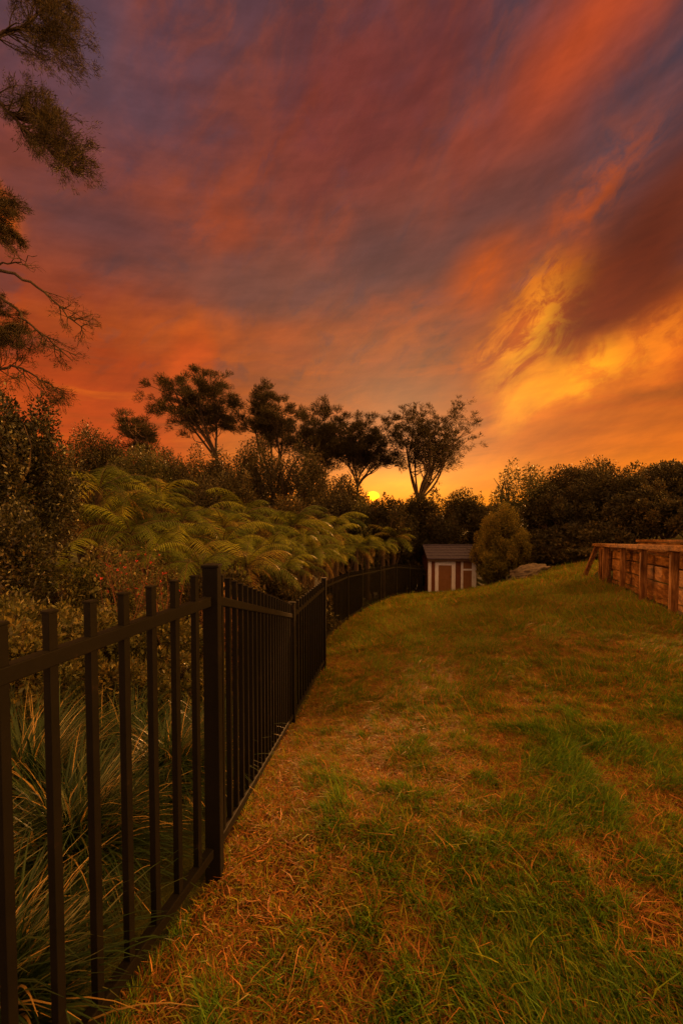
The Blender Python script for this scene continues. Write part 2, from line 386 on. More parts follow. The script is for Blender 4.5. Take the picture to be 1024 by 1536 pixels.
# ------------------------------------------------------------------ timber retaining wall
def build_wall():
    pts = [(4.5,4.9),(5.16,6.6),(5.78,8.15),(6.41,9.7),(6.93,11.2)]
    pts = [np.array(p) for p in pts]
    d = unit(pts[-1]-pts[0]); nrm = np.array([d[1],-d[0]])          # away from lawn
    def top(y): return 1.0-(y-6.6)*.065
    org = np.array([*pts[0], 0.0])
    root = empty('timber_retaining_wall', org)
    tag(root, 'weathered timber retaining wall with thick posts and plank panels at right edge of lawn', 'retaining wall')
    V3 = lambda p,z: np.array([p[0],p[1],z])
    feet = pts
    mids = []
    for i in range(len(feet)-1):
        a, b = feet[i], feet[i+1]
        bx = Box(); z0a = min(gz(*a),gz(*b))-.15
        ta, tb = top(a[1])-.07, top(b[1])-.07
        # four rows of boards, each slightly out of line
        for k in range(4):
            f0, f1 = k/4, (k+1)/4
            off = nrm*(.17+rng.uniform(-.015,.015))
            za0 = gz(*a)-.15+(ta-gz(*a)+.15)*f0; za1 = gz(*a)-.15+(ta-gz(*a)+.15)*f1-.024
            zb0 = gz(*b)-.15+(tb-gz(*b)+.15)*f0; zb1 = gz(*b)-.15+(tb-gz(*b)+.15)*f1-.024
            th = nrm*.045
            A = a+off; B = b+off
            bx.hexa([V3(A,za0),V3(A+th,za0),V3(B+th,zb0),V3(B,zb0),V3(A,za1),V3(A+th,za1),V3(B+th,zb1),V3(B,zb1)])
        bx.build('plank_panel', M['plank'], root, .006, org, .003)
    for i, p in enumerate(feet):
        bx = Box(); g = float(gz(*p)); t = top(p[1])-.06; ang = math.atan2(d[1],d[0])
        w = .13
        c = p
        bx.box(V3(c,(g-.2+t)/2), .11,.11,t-g+.2, ang)
        po = bx.build('post', M['postwood'], root, .012, org, .004)
        # the packing block between post and rail
        c2 = Box(); c2.box(V3(p-d*.0,t+.003-.04)+V3(d*.125,0), .10,.12,.07, ang); c2.build('rail_block', M['plank'], po, .006, org, .003)
    a, b = feet[0], feet[-1]+d*1.15
    bx = Box(); bx.bar(V3(a-d*.3, top(a[1]-.28)-.02), V3(b, top(b[1])-.02), .24,.09); bx.build('top_rail', M['railwood'], root, .015, org, .004)
    # far end: extra slim posts and the raking strut running down to the lawn
    for s,w in ((.55,.09),(.80,.07)):
        p = feet[-1]+d*s; g=float(gz(*p)); bx=Box(); bx.box(V3(p+nrm*.03,(g-.1+top(p[1])-.065)/2), w,w,top(p[1])-.065-g+.1, math.atan2(d[1],d[0])); bx.build('post', M['postwood'], root,.01,org,.003)
    e = b-d*.06; f = b+d*.35-nrm*.28
    bx = Box(); bx.beam(V3(e,top(e[1])-.05), V3(f,float(gz(*f))-.08), .11,.11, [nrm[0],nrm[1],0]); bx.build('raking_strut', M['postwood'], root,.012,org,.003)
    a2 = feet[-1]; bx = Box(); z0=float(gz(*a2))-.15; A=a2+nrm*.10; B=b-d*.05+nrm*.10; th=nrm*.04
    bx.hexa([V3(A,z0),V3(A+th,z0),V3(B+th,z0),V3(B,z0),V3(A,top(A[1])-.08),V3(A+th,top(A[1])-.08),V3(B+th,top(B[1])-.08),V3(B,top(B[1])-.08)])
    bx.build('plank_panel', M['plank'], root,.006,org,.003)
    # back rim, end board and the earth inside
    a3 = feet[0]+nrm*1.0-d*.3; b3 = b+nrm*1.0
    bx = Box(); bx.bar(V3(a3, top(a3[1])+.06), V3(b3, top(b3[1])+.10), .12,.07); bx.build('back_rail', M['railwood'], root,.01,org,.004)
    bx = Box(); bx.bar(V3(a3+nrm*.02, top(a3[1])-.30), V3(b3+nrm*.02, top(b3[1])-.28), .05,.66); bx.build('back_board', M['plank'], root,.006,org,.003)
    bx = Box(); s=b-d*.10+nrm*.08; t_=b3-d*.10-nrm*.05; bx.bar(V3(s,top(b[1])-.42), V3(t_,top(b[1])-.38), .05,.66); bx.build('end_board', M['plank'], root,.006,org,.003)
    nu, nv = 60, 10
    U = np.linspace(0,1,nu); W_ = np.linspace(0,1,nv); uu, ww = np.meshgrid(U,W_)
    base = feet[0]-d*.3; end = b-d*.15; A = base[None,None]+(end-base)[None,None]*uu[...,None]+nrm*(.15+.81*ww[...,None])
    Z = top(A[...,1])-.16+(fbm(A[...,0]*3,A[...,1]*3,9)-.5)*.1
    V = np.concatenate([A,Z[...,None]],-1).reshape(-1,3)-org
    i = np.arange(nv-1)[:,None]*nu+np.arange(nu-1)[None]
    link('soil_fill', fast_mesh('soil_fill', V, np.stack([i,i+1,i+nu+1,i+nu],-1).reshape(-1,4), M['dirt'], n=4, smooth=True), root)
build_wall()
# ------------------------------------------------------------------ shed
def build_shed():
    x0, x1, y0, y1 = 4.16, 6.50, 20.4, 22.2; zb = -2.32; zt = -.70
    org = np.array([(x0+x1)/2, y0, zb]); root = empty('garden_shed', org)
    tag(root, 'small red brown garden shed with white trimmed door and low shingled roof', 'shed')
    def bb(name, ax, ay, az, bx_, by, bz, mat, parent=root, bev=.004):
        b = Box(); b.box(((ax+bx_)/2,(ay+by)/2,(az+bz)/2), bx_-ax, by-ay, bz-az); return b.build(name, mat, parent, bev, org)
    # walls as vertical boards
    w = Box(); n = 20
    for i in range(n):
        a = x0+(x1-x0)*i/n; c = x0+(x1-x0)*(i+1)/n
        w.box(((a+c)/2, y0+.02+.003*(i%2), (zb+zt)/2), c-a-.006, .04, zt-zb)
        w.box(((a+c)/2, y1-.02, (zb+zt)/2), c-a-.006, .04, zt-zb)
    for i in range(14):
        a = y0+.045+(y1-y0-.09)*i/14; c = y0+.045+(y1-y0-.09)*(i+1)/14
        for xx in (x0+.02, x1-.02): w.box((xx,(a+c)/2,(zb+zt)/2), .04, c-a-.006, zt-zb)
    w.build('wall', M['cladding'], root, .003, org)
    S = 20.4/640
    X = lambda px: (px-512)*S
    fy = y0-.03
    bb('corner_trim', X(642), fy, zb, X(647), y0+.01, zt, M['paint'])
    bb('corner_trim', X(709), fy, zb, X(714.5), y0+.01, zt, M['paint'])
    # door frame + door
    df = Box(); t=zt-.02
    def fr(b, ax, bx_, az, bz, y=fy): b.box(((ax+bx_)/2, y+.015, (az+bz)/2), bx_-ax, .03, bz-az)
    fr(df, X(652.5), X(657.7), zb+.05, t); fr(df, X(677.5), X(683.2), zb+.05, t)
    fr(df, X(657.7)+.002, X(677.5)-.002, t-.25, t); fr(df, X(657.7)+.002, X(677.5)-.002, zb+.05, zb+.11)
    dfo = df.build('door_frame', M['paint'], root, .004, org)
    dr = bb('door', X(657.7)+.004, fy+.012, zb+.115, X(677.5)-.004, y0-.002, t-.255, M['ply'])
    h = Box(); h.box((X(676), fy-.006, (zb+t)/2), .025,.03,.10); h.build('handle', M['fascia'], dr, .004, org)
    # window bay: white frame with small upper pane and lower panel
    wf = Box()
    fr(wf, X(691.5), X(694.8), zb+.02, t); 
    fr(wf, X(694.8)+.002, X(707.8)-.002, zb+1.10-.0, zb+1.18)
    fr(wf, X(707.8), X(709)-.003, zb+.02, t)
    wf.build('window_frame', M['paint'], root, .004, org)
    bb('window_shutter', X(694.8)+.004, fy+.014, zb+1.185, X(707.8)-.004, y0-.002, t-.01, M['ply'])
    bb('lower_panel', X(694.8)+.004, fy+.012, zb+.05, X(707.8)-.004, y0-.002, zb+1.095, M['ply'])
    # gable roof, ridge parallel to the front
    xa, xb = x0-.12, x1+.2; ya, yb = y0-.32, y1+.25; ym = (ya+yb)/2; ze = zt+.03; zr = ze+.58
    rf = Box()
    rows = 5
    for sgn, yE in ((1,ya),(-1,yb)):
        for k in range(rows):
            f0=k/rows; f1=(k+1)/rows+.02
            P0 = np.array([0,yE+(ym-yE)*f0, ze+(zr-ze)*f0+.03]); P1 = np.array([0,yE+(ym-yE)*min(f1,1), ze+(zr-ze)*min(f1,1)+.005])
            nn = 14
            for j in range(nn):
                a = xa+.35*f0*0+(xb-xa)*j/nn; c = xa+(xb-xa)*(j+1)/nn-.004; dz = rng.uniform(0,.012)
                th = .03
                rf.hexa([(a,P0[1],P0[2]+dz),(c,P0[1],P0[2]+dz),(c,P1[1],P1[2]+dz),(a,P1[1],P1[2]+dz),(a,P0[1],P0[2]+th+dz),(c,P0[1],P0[2]+th+dz),(c,P1[1],P1[2]+th+dz),(a,P1[1],P1[2]+th+dz)])
    ro = rf.build('roof', M['roof'], root, 0, org)
    rd = Box(); rd.box(((xa+xb)/2, ym, zr+.045), xb-xa, .16,.04); rd.build('ridge_cap', M['roof'], ro, .008, org)
    bb('fascia', xa+.01, ya+.02, ze-.09, xb-.01, ya+.05, ze+.022, M['fascia'])
    for xx in (x0+.015, x1-.015):
        g = bpy.data.meshes.new('gable'); yy0,yy1=y0+.02,y1-.02
        zz = lambda y: ze+(zr-ze)*(1-abs(y-ym)/(ym-ya))-.01
        Vv=[]
        for s in (-.015,.015):
            Vv += [(xx+s-org[0],yy0-org[1],zt+.002-org[2]),(xx+s-org[0],yy1-org[1],zt+.002-org[2]),(xx+s-org[0],yy1-org[1],zz(yy1)-org[2]),(xx+s-org[0],ym-org[1],zz(ym)-org[2]),(xx+s-org[0],yy0-org[1],zz(yy0)-org[2])]
        g.from_pydata(Vv,[],[(4,3,2,1,0),(5,6,7,8,9)]+[(i,(i+1)%5,(i+1)%5+5,i+5) for i in range(5)]); g.materials.append(M['cladding']); link('gable', g, root)
build_shed()
# ------------------------------------------------------------------ rocks
def rock(name, c, s, seed, label, rz=0):
    import bmesh
    bm = bmesh.new(); bmesh.ops.create_icosphere(bm, subdivisions=5, radius=1)
    ca, sa = math.cos(rz), math.sin(rz)
    for v in bm.verts:
        p = np.array(v.co); 
        r = 1+.6*(fbm(p[0]*1.3+5+seed, p[1]*1.3+p[2]*1.7+9,seed,4)-.5)*2+.22*(fbm(p[2]*5+seed,p[0]*5+p[1]*4,seed+3,3)-.5)*2
        q = p*r; m = np.max(np.abs(q)); q = q*(1-.25*(m > .8)*(m-.8))
        x,y,z = q[0]*s[0],q[1]*s[1],q[2]*s[2]
        v.co = (x*ca-y*sa, x*sa+y*ca, z)
    me = bpy.data.meshes.new(name); bm.to_mesh(me); bm.free(); me.materials.append(M['rock'])
    for p in me.polygons: p.use_smooth = True
    o = link(name, me, None, c); tag(o, label, 'rock', 'rocks at the crest of the lawn'); return o
a = np.array([7.07,16.0,float(gz(7.07,16.0))+.13]); rock('rock', a, (.72,.5,.32), 3, 'long low grey rock sloping along the crest of the lawn', R(12)).rotation_euler=(0,R(-14),0)
a = np.array([6.75,15.7,float(gz(6.75,15.7))+.05]); rock('rock', a, (.30,.25,.14), 8, 'small pale rock resting at the foot of the long rock')
# ------------------------------------------------------------------ plants
def crown_mesh(name, clumps, n, L, W, mat, up=.3, tint0=.5, tvar=.28, thick=.4):
    """clumps: list of (centre, radius vec). leaves over each clump's shell and partly inside"""
    C = np.array([c for c,_ in clumps]); Rr = np.array([r for _,r in clumps]); k = len(clumps)
    wgt = (Rr.prod(1))**(2/3); wgt = wgt/wgt.sum()
    idx = rng.choice(k, n, p=wgt)
    d = rdir(n); rad = (thick+(1-thick)*rng.random(n)**.6)*(1+.10*np.minimum(rng.exponential(1,n),2.5))
    c = C[idx]+d*Rr[idx]*rad[:,None]*.92
    dd = unit(d+rdir(n)*.9+np.array([0,0,up]))
    ct = rng.normal(0,.12,k)[idx]
    t = np.clip(tint0+ct+rng.normal(0,tvar*.6,n),0,1)
    V,Q,T = leaf_arrays(c, dd, L*rng.uniform(.35,1.45,n), W*rng.uniform(.45,1.35,n), t)
    return fast_mesh(name, V, Q, mat, T, n=4)
def bush(name, label, cat, px, ytop, ybot, rx, d, mat, n=9000, leaf=(.11,.06), ncl=26, group=None, ry=None, bark='bark', rough=.3, tint0=.5, sink=0, stems=7):
    top = P(px,ytop,d); x,y = top[0], d
    g = float(gz(x,y)); zb = max(P(px,ybot,d)[2], g+.02) if ybot else g+.15
    h = (top[2]-zb)*1.06; rxm = rx/F*d*1.1; rym = (ry/F*d) if ry else rxm
    org = np.array([x,y,g]); cz = zb+h/2-g
    root = empty(name, org); tag(root, label, cat, group)
    cl = []
    for i in range(ncl):
        v = rdir(1)[0]; v[2] = v[2] if v[2] > -.55 else -v[2]
        f = rng.uniform(.55,.86)
        r = rng.uniform(.22,.40)
        cl.append((np.array([v[0]*rxm*f, v[1]*rym*f, cz+v[2]*h/2*f]), np.array([rxm*r,rym*r,h/2*r*rng.uniform(.8,1.1)])*rng.uniform(.8,1.15)))
    for i in range(16):
        v = rdir(1)[0]; v[2] = abs(v[2]) if v[2] < -.2 else v[2]; f = rng.uniform(.82,1.08); r = rng.uniform(.09,.2)
        cl.append((np.array([v[0]*rxm*f, v[1]*rym*f, cz+v[2]*h/2*f]), np.array([rxm*r,rym*r,h/2*r*rng.uniform(1,1.8)])))
    cl.append((np.array([0,0,cz]), np.array([rxm*.62,rym*.62,h/2*.68])))
    me = crown_mesh('crown', cl, int(n*(2.4 if d > 15 and leaf[0] < .2 else 1.3)), leaf[0]*(.9 if d > 15 else 1), leaf[1]*(.9 if d > 15 else 1), mat, tint0=tint0)
    link('crown', me, root)
    tb = Tubes(5)
    for i in range(stems):
        c = cl[rng.integers(len(cl)-1)][0]
        b = np.array([rng.normal()*.08, rng.normal()*.08, -.1])
        r0 = .02+.02*h
        tb.add(curve(b, c, 7, .08), np.linspace(r0, r0*.25, 7))
        for _ in range(3):
            c2 = c+rdir(1)[0]*np.array([rxm,rym,h/2])*.35
            tb.add(curve(c*.75+b*.25, c2, 5, .1), np.linspace(r0*.4, r0*.1, 5), 4)
    # twigs poking out of the outline
    link('trunk', tb.mesh('trunk', M[bark]), root)
    return root
def kanuka(name, label, px, py, rx, ry, bpx, bpy_, d, n=16000, group=None, openness=.5, limbs=5, fan=False, bark='bark', leaf=(.19,.026), tuftr=.52, under=-.55, cat='tree'):
    """tall fine leaved tree: leaning forked stems, umbrella of feathery tufts"""
    c = P(px,py,d); rxm = rx/F*d; rzm = ry/F*d
    bx_, by_ = (bpx-512)/F*d, d+rng.uniform(-.5,.5)
    org = np.array([bx_, by_, float(gz(bx_,by_))]); root = empty(name, org); tag(root, label, cat, group)
    C = c-org; base = np.array([0,0,-.2])
    vis = P(bpx,bpy_,d)-org       # where the stem comes out of the bush below
    tb = Tubes(6); tips=[]
    h = C[2]
    r0 = .012*h+.03
    if fan:
        fork = np.array([vis[0],0,max(vis[2],.2)])
    else:
        fork = vis+(C-vis)*.30+np.array([0,0,0]); 
    tb.add(curve(base, fork, 8, .03), np.linspace(r0, r0*.75, 8))
    for i in range(limbs):
        a = 2*math.pi*(i+.4*rng.random())/limbs
        tgt = C+np.array([math.cos(a)*rxm*.5, math.sin(a)*rxm*.5, rzm*rng.uniform(-.25,.25)])
        if fan: tgt = C+np.array([(-.85+1.7*i/(limbs-1))*rxm*.62, rng.normal()*rxm*.3, rzm*rng.uniform(-.2,.15)])
        p = curve(fork, tgt, 9, .06, sag=-.04)
        tb.add(p, np.linspace(r0*.6, r0*.26, 9))
        for j in range(8 if not fan else 10):
            k = rng.integers(3,9); s = p[k]
            v = rdir(1)[0]; 
            if v[2] < under: v[2] = abs(v[2])*.7
            f = rng.uniform(.75,1.0)
            t2 = C+np.array([v[0]*rxm*f, v[1]*rxm*f, v[2]*rzm*f])
            if np.linalg.norm(t2-s) > rxm*1.25: t2 = s+(t2-s)*.55
            q = curve(s, t2, 7, .09, sag=-.03)
            tb.add(q, np.linspace(r0*.22, r0*.07, 7), 4)
            for m in range(5):
                kk = rng.integers(2,7); t3 = q[kk]+unit((q[-1]-s)+rdir(1)[0]*np.linalg.norm(q[-1]-s)*.8)*rng.uniform(.35,.9)*rxm*.35
                w = curve(q[kk], t3, 4, .12)
                tb.add(w, np.linspace(r0*.07, r0*.025, 4), 3); tips.append((w[-1], unit(w[-1]-w[0]))); tips.append((w[2], unit(w[-1]-w[0])))
            tips.append((t2, unit(t2-s)))
    link('trunk', tb.mesh('trunk', M[bark]), root)
    TP = np.array([t[0] for t in tips]); TD = np.array([t[1] for t in tips])
    if openness > 0:
        keep = rng.random(len(TP)) > openness*.5; TP=TP[keep]; TD=TD[keep]
    n = int(n*2.0); idx = rng.integers(0,len(TP),n)
    dd = unit(TD[idx]*1.0+rdir(n)*.75+np.array([0,0,.35]))
    r = tuftr*rng.random(n)**.7
    cen = TP[idx]+dd*r[:,None]*np.array([1.15,1.15,.75])
    t = np.clip(.5+rng.normal(0,.2,n),0,1)
    V,Q,T = leaf_arrays(cen, unit(dd+rdir(n)*.35), leaf[0]*rng.uniform(.6,1.3,n), leaf[1]*rng.uniform(.7,1.3,n), t)
    link('crown', fast_mesh('crown', V, Q, M['kan'], T, n=4), root)
    return root
G1 = 'tall feathery trees on the skyline'
kanuka('tall_tree','tall umbrella crowned tree with forked leaning trunk, leftmost of the big skyline trees',290,612,66,50,342,722,30,n=26000,group=G1,openness=.25,limbs=6)
kanuka('tall_tree','small thin skyline tree with pale leaning stems left of the umbrella crowned tree',203,650,36,42,262,752,27,n=8000,group=G1,openness=.9,limbs=3,bark='palebark')
kanuka('tall_tree','rounded skyline tree with a slim straight trunk, just right of the umbrella crowned tree',402,632,48,50,408,760,30,n=20000,group=G1,openness=.2,limbs=5)
kanuka('tall_tree','skyline tree with drooping dark crown and trunk leaning right, in the middle of the row',483,655,48,50,444,765,29,n=20000,group=G1,openness=.15,limbs=5)
kanuka('tall_tree','densest broad dark skyline tree directly above the setting sun',545,684,58,56,532,752,30,n=28000,group=G1,openness=.05,limbs=6,under=-.35)
kanuka('tall_tree','open fan shaped skyline tree with many bare upright branches right of the sun',647,666,70,76,626,752,30,n=15000,group=G1,openness=.45,limbs=11,fan=True,under=-.25,tuftr=.3)
G2='dark bushes under the skyline trees'
B=[(165,668,50,26,'dark bush directly behind the small thin tree','dark'),
(245,684,55,27,'dark bush between the small thin tree and the umbrella crowned tree','dark'),
(330,694,50,27,'dark bush behind the trunk of the umbrella crowned tree','dark'),
(520,722,40,27,'dark bush below the densest skyline tree','dark'),
(60,672,60,24,'dark bush under the sky at far left beside the near leafy shrub','dark'),
(130,664,48,25,'domed dark bush left of the small thin tree','dark'),
(215,680,64,24,'low dark bush beneath the small thin tree','olive'),
(290,692,64,25,'dark bush beneath the umbrella crowned tree','dark'),
(375,684,45,26,'rusty edged dark bush between the first two tall trees','dark'),
(450,694,54,25,'dark bush at the foot of the drooping skyline tree','dark'),
(340,725,60,21,'wide dark bush standing just above the fern bank','dark'),
(505,750,42,22,'low brown bush left of the setting sun','dark'),
(585,757,34,21,'low brown bush below the setting sun','dark'),
(640,750,42,23,'low bush at the foot of the fan shaped tree','dark'),
(695,748,42,25,'brown domed bush right of the fan shaped tree','dark'),
(440,760,55,18,'dark shrub behind the middle of the fern bank','dark'),
(548,768,46,21.5,'dark shrub behind the right end of the fern bank','olive'),
(604,772,34,23.5,'olive shrub with layered branches behind the fence curve','olive'),
]
for (px,yt,rx,d,lab,mt) in B:
    bush('dark_bush',lab,'bush',px,yt,None,rx,d,M[mt],n=11000,leaf=(.13,.07),group=G2,tint0=.45)
bush('round_bush','round olive bush showing above the shed roof','bush',664,778,None,36,24.5,M['olive'],n=9000,leaf=(.10,.05),tint0=.8)
bush('small_round_bush','small round green bush left of the shed roof','bush',617,816,None,17,23.0,M['olive'],n=5000,leaf=(.09,.045),tint0=.85)
bush('golden_bush','upright golden green bush touching the right side of the shed','bush',737,776,886,25,19.7,M['gold'],n=9000,leaf=(.08,.045),ncl=20)
bush('golden_bush','tallest golden bush, just right of the one touching the shed','bush',757,766,886,22,19.4,M['gold'],n=8000,leaf=(.08,.045),ncl=18,tint0=.35)
bush('golden_bush','golden bush between the upright one and the rocks','bush',776,800,886,24,18.8,M['gold'],n=7000,leaf=(.09,.05),tint0=.4)
bush('golden_bush','low golden bush in front of the upright one beside the shed','bush',741,832,890,22,19.0,M['gold'],n=6000,leaf=(.09,.05),tint0=.3)
G3='dark trees along the right skyline'
T=[(786,708,None,46,22,'airy tree with sky gaps, leftmost of the right skyline trees','olive',3600,22),
(880,700,None,66,22,'broad dense dark tree in the middle of the right skyline','dark',17000,34),
(840,735,None,45,20.5,'dark leafy tree between the airy tree and the broad one','dark',11000,24),
(1000,698,None,66,22,'broad dark tree at the right edge of the skyline','dark',17000,34),
(945,728,None,50,20,'lower dark tree above the far end of the timber wall','dark',12000,26),
(1060,715,None,60,20,'dark tree cut by the right picture edge','dark',11000,26),
(815,800,None,45,19.3,'low dark shrub behind the rocks on the lawn crest','dark',9000,22),
(880,790,None,50,18.2,'dark shrub filling the gap under the broad tree','dark',9000,22),
(850,832,None,36,18.4,'low dark shrub between the rocks and the raking strut','dark',7000,18),
(905,828,None,40,16.0,'low dark shrub just behind the far end of the timber wall','dark',7000,18),
(960,746,None,44,18.0,'dark shrub rising behind the timber wall','dark',10000,24),
(728,795,None,26,24,'dark shrub squeezed behind the right corner of the shed','dark',7000,20),
(634,838,None,16,23.5,'dark shrub behind the left corner of the shed and the fence end','dark',4000,16),
(1045,755,None,46,16.5,'dark shrub behind the timber wall at the picture edge','dark',8000,22)]
for (px,yt,yb,rx,d,lab,mt,n,nc) in T:
    bush('dark_tree',lab,'tree',px,yt,yb,rx,d,M[mt],n=n,leaf=(.13,.07),ncl=nc,group=G3,tint0=.45)
# far belt of trees closing the view
G4='distant trees closing the view'
for i,(px,yt,rx) in enumerate(((-150,660,110),(20,690,90),(160,700,90),(300,715,90),(430,735,80),(740,762,60),(830,752,70),(960,735,90),(1150,700,110))):
    labs=['outside the left picture edge','behind the bush at far left','behind the small thin tree','behind the umbrella crowned tree','left of the sun behind the skyline trees','in the gap above the golden bush','behind the airy tree','behind the lower dark tree','outside the right picture edge']
    bush('distant_tree','far dark tree '+labs[i],'tree',px,yt,None,rx,38,M['dark'],n=7000,leaf=(.28,.16),ncl=22,group=G4)
# ------------------------------------------------------------------ tree ferns
def frond(L, n_p=30, pinn=9, rise=50, fall=-55, az=0, start=(0,0,0)):
    """returns rachis pts and leaf triangles"""
    m = n_p
    s = np.linspace(0,1,m); ang = np.radians(rise+(fall-rise)*s**1.1)
    dx = np.cos(ang)*L/m; dz = np.sin(ang)*L/m
    x = np.cumsum(dx); z = np.cumsum(dz)
    ca, sa = math.cos(az), math.sin(az)
    fwd = np.stack([np.cos(ang)*ca, np.cos(ang)*sa, np.sin(ang)],1)
    side = np.array([-sa, ca, 0.])
    p = np.stack([x*ca, x*sa, z],1)+np.array(start)
    nrm = np.cross(fwd, side)
    V=[];  
    prof = np.clip(np.sin(np.pi*np.clip(s,0.02,1)**.75),0,1)**.8*.27*L
    for sg in (-1,1):
        for i in range(2,m):
            l = prof[i]*rng.uniform(.88,1.08); 
            if l < .02: continue
            a0 = unit(side*sg*.93+fwd[i]*.42+np.array([0,0,-.02]))
            t = np.linspace(0,1,pinn+1)
            drop = rng.uniform(.30,.75)*l*t**1.6
            c = p[i]+a0*l*t[:,None]; c[:,2] -= drop
            tang = unit(np.gradient(c,axis=0)); pf = unit(np.cross(tang, -nrm[i]*sg)*1.0); pf = unit(fwd[i]-tang*(tang@fwd[i])[:,None])
            wm = .5*L/m*rng.uniform(.75,1.0)
            ww = wm*np.clip(1.02-t**1.5,0,1)*(1+.25*np.array([(-1)**q for q in range(pinn+1)]))
            e0 = c-pf*ww[:,None]*.5; e1 = c+pf*ww[:,None]*.5
            for q in range(pinn):
                V += [e0[q], e0[q+1], e1[q+1], e0[q], e1[q+1], e1[q]]
    return p, np.array(V)
def fern_data(seed, L, nf, rise0=62, rise1=20, fall=-60, pinn=8):
    tb = Tubes(4); VV=[]; TT=[]
    for i in range(nf):
        az = 2*math.pi*(i*.618034)+rng.normal()*.22; f = i/nf
        rise = rise0+(rise1-rise0)*f+rng.normal()*11; fl = fall-22*f+rng.normal()*14
        old = i >= nf-3
        if old: rise, fl = -5+rng.normal()*8, -85
        p, V = frond(L*rng.uniform(.65,1.15)*(.8 if old else 1), 30, pinn, rise, fl, az)
        tb.add(np.vstack([[0,0,-.05],p]), np.linspace(.016,.003,len(p)+1))
        VV.append(V); TT.append(np.full(len(V), 1.0 if old else np.clip(.58+rng.normal()*.24-.25*f,0,.95)))
    V = np.concatenate(VV); T = np.concatenate(TT)+rng.normal(0,.05,len(V)//3).repeat(3)
    return (fast_mesh('crown', V, np.arange(len(V)).reshape(-1,3), M['fern'], np.clip(T,0,1)), tb.mesh('frond_stems', M['bark']))
FV = [fern_data(i, 1.7, 17, 58+6*i, 10, -38, 6) for i in range(4)]
def fern_trunk(h):
    tb = Tubes(8); p = curve((0,0,-.3),(0,0,h),9,.015); tb.add(p, np.linspace(.11,.075,9)*(1+.0*p[:,0]))
    # hanging dead skirts
    for i in range(26):
        a = rng.uniform(0,6.28); z = h-rng.uniform(0,.5); d=np.array([math.cos(a),math.sin(a),0])
        tb.add([d*.06+[0,0,z], d*.22+[0,0,z-.15], d*.26+[0,0,z-.5]], [.01,.008,.004],3)
    return tb.mesh('trunk', M['bark'])
TRK = [fern_trunk(h) for h in (1.2,2.0,2.8)]
G5='tree ferns banked up behind the fence'
def fern(px, py, d, scale, rz, var, label):
    top = P(px,py,d); g = float(gz(top[0],d)); crown_z = top[2]-.42*scale
    org = np.array([top[0],d,g]); root = empty('tree_fern', org); tag(root, label, 'tree fern', G5)
    h = max(crown_z-g,.3)
    scale *= .9
    c = link('crown', FV[var][0], root, (0,0,h)); c.scale=(scale,)*3; c.rotation_euler=(rng.normal()*.08,rng.normal()*.08,rz)
    s = link('frond_stems', FV[var][1], root, (0,0,h)); s.scale=(scale,)*3; s.rotation_euler=c.rotation_euler
    k = 0 if h < 1.6 else (1 if h < 2.4 else 2)
    t = link('trunk', TRK[k], root); t.scale=(1,1,h/(1.2,2.0,2.8)[k])
    return root
FERNS=[(575,806,18.5,.85,'last tree fern of the bank nearest the shed end of the fence'),
(535,812,16.5,.7,'small tree fern second from the shed end of the bank'),
(488,822,14.2,.6,'small tree fern just above the start of the fence curve'),
(455,840,10.8,.5,'smallest tree fern low between the second and third fence posts'),
(385,775,11.6,.75,'tree fern tucked between the back row and the middle rank below the rounded tree'),
(275,760,10.2,.75,'tree fern tucked behind the wide one above the thick fence post'),
(190,742,10.0,.8,'tree fern just right of the upright fern'),
(335,775,10.9,.7,'small tree fern in the heart of the bank'),
(455,790,12.2,.75,'tree fern between the middle rank and the drooping skyline tree'),
(230,812,7.9,.65,'tree fern behind the red flowering shrub'),
(150,706,9.5,1.05,'tall tree fern with upright frond at the left end of the fern bank'),
(236,730,11.0,1.0,'tree fern in the back row, second along from the upright fern'),
(300,755,11.5,.95,'tree fern in the back row below the umbrella crowned tree'),
(365,752,12.5,1.05,'tree fern in the back row below the rounded skyline tree'),
(440,768,13.0,1.05,'tree fern in the back row below the drooping skyline tree'),
(498,790,15,.9,'tree fern in the back row left of the sun'),
(552,803,17,.85,'tree fern at the right end of the fern bank above the fence curve'),
(195,775,8.6,.9,'tree fern in the middle rank above the red flowering shrub'),
(262,786,9.2,.95,'wide tree fern in the middle rank above the thick fence post'),
(335,795,9.6,.95,'tree fern in the middle rank right of the thick fence post'),
(408,796,10.8,.95,'tree fern in the middle rank above the second fence post'),
(468,815,11.2,.75,'tree fern in the middle rank above the third fence post'),
(505,822,13.6,.6,'small tree fern low behind the fence above the curving panels'),
(370,826,8.2,.8,'low tree fern drooping just above the dipping fence panel'),
(428,834,9.2,.6,'low tree fern hanging over the second fence post'),
(300,828,7.6,.75,'low tree fern in the front row behind the thick fence post'),
(100,752,8.8,.85,'shaded tree fern behind the near leafy shrub'),
(592,796,20,.9,'far tree fern in shade left of the round green bush'),
(500,768,17.0,1.1,'far tree fern in shade just under the setting sun'),
(75,830,6.3,.7,'drooping domed fern below the near leafy shrub'),
]
for i,(px,py,d,s,lab) in enumerate(FERNS): fern(px,py,d,s,rng.uniform(0,6.28),i%4,lab)
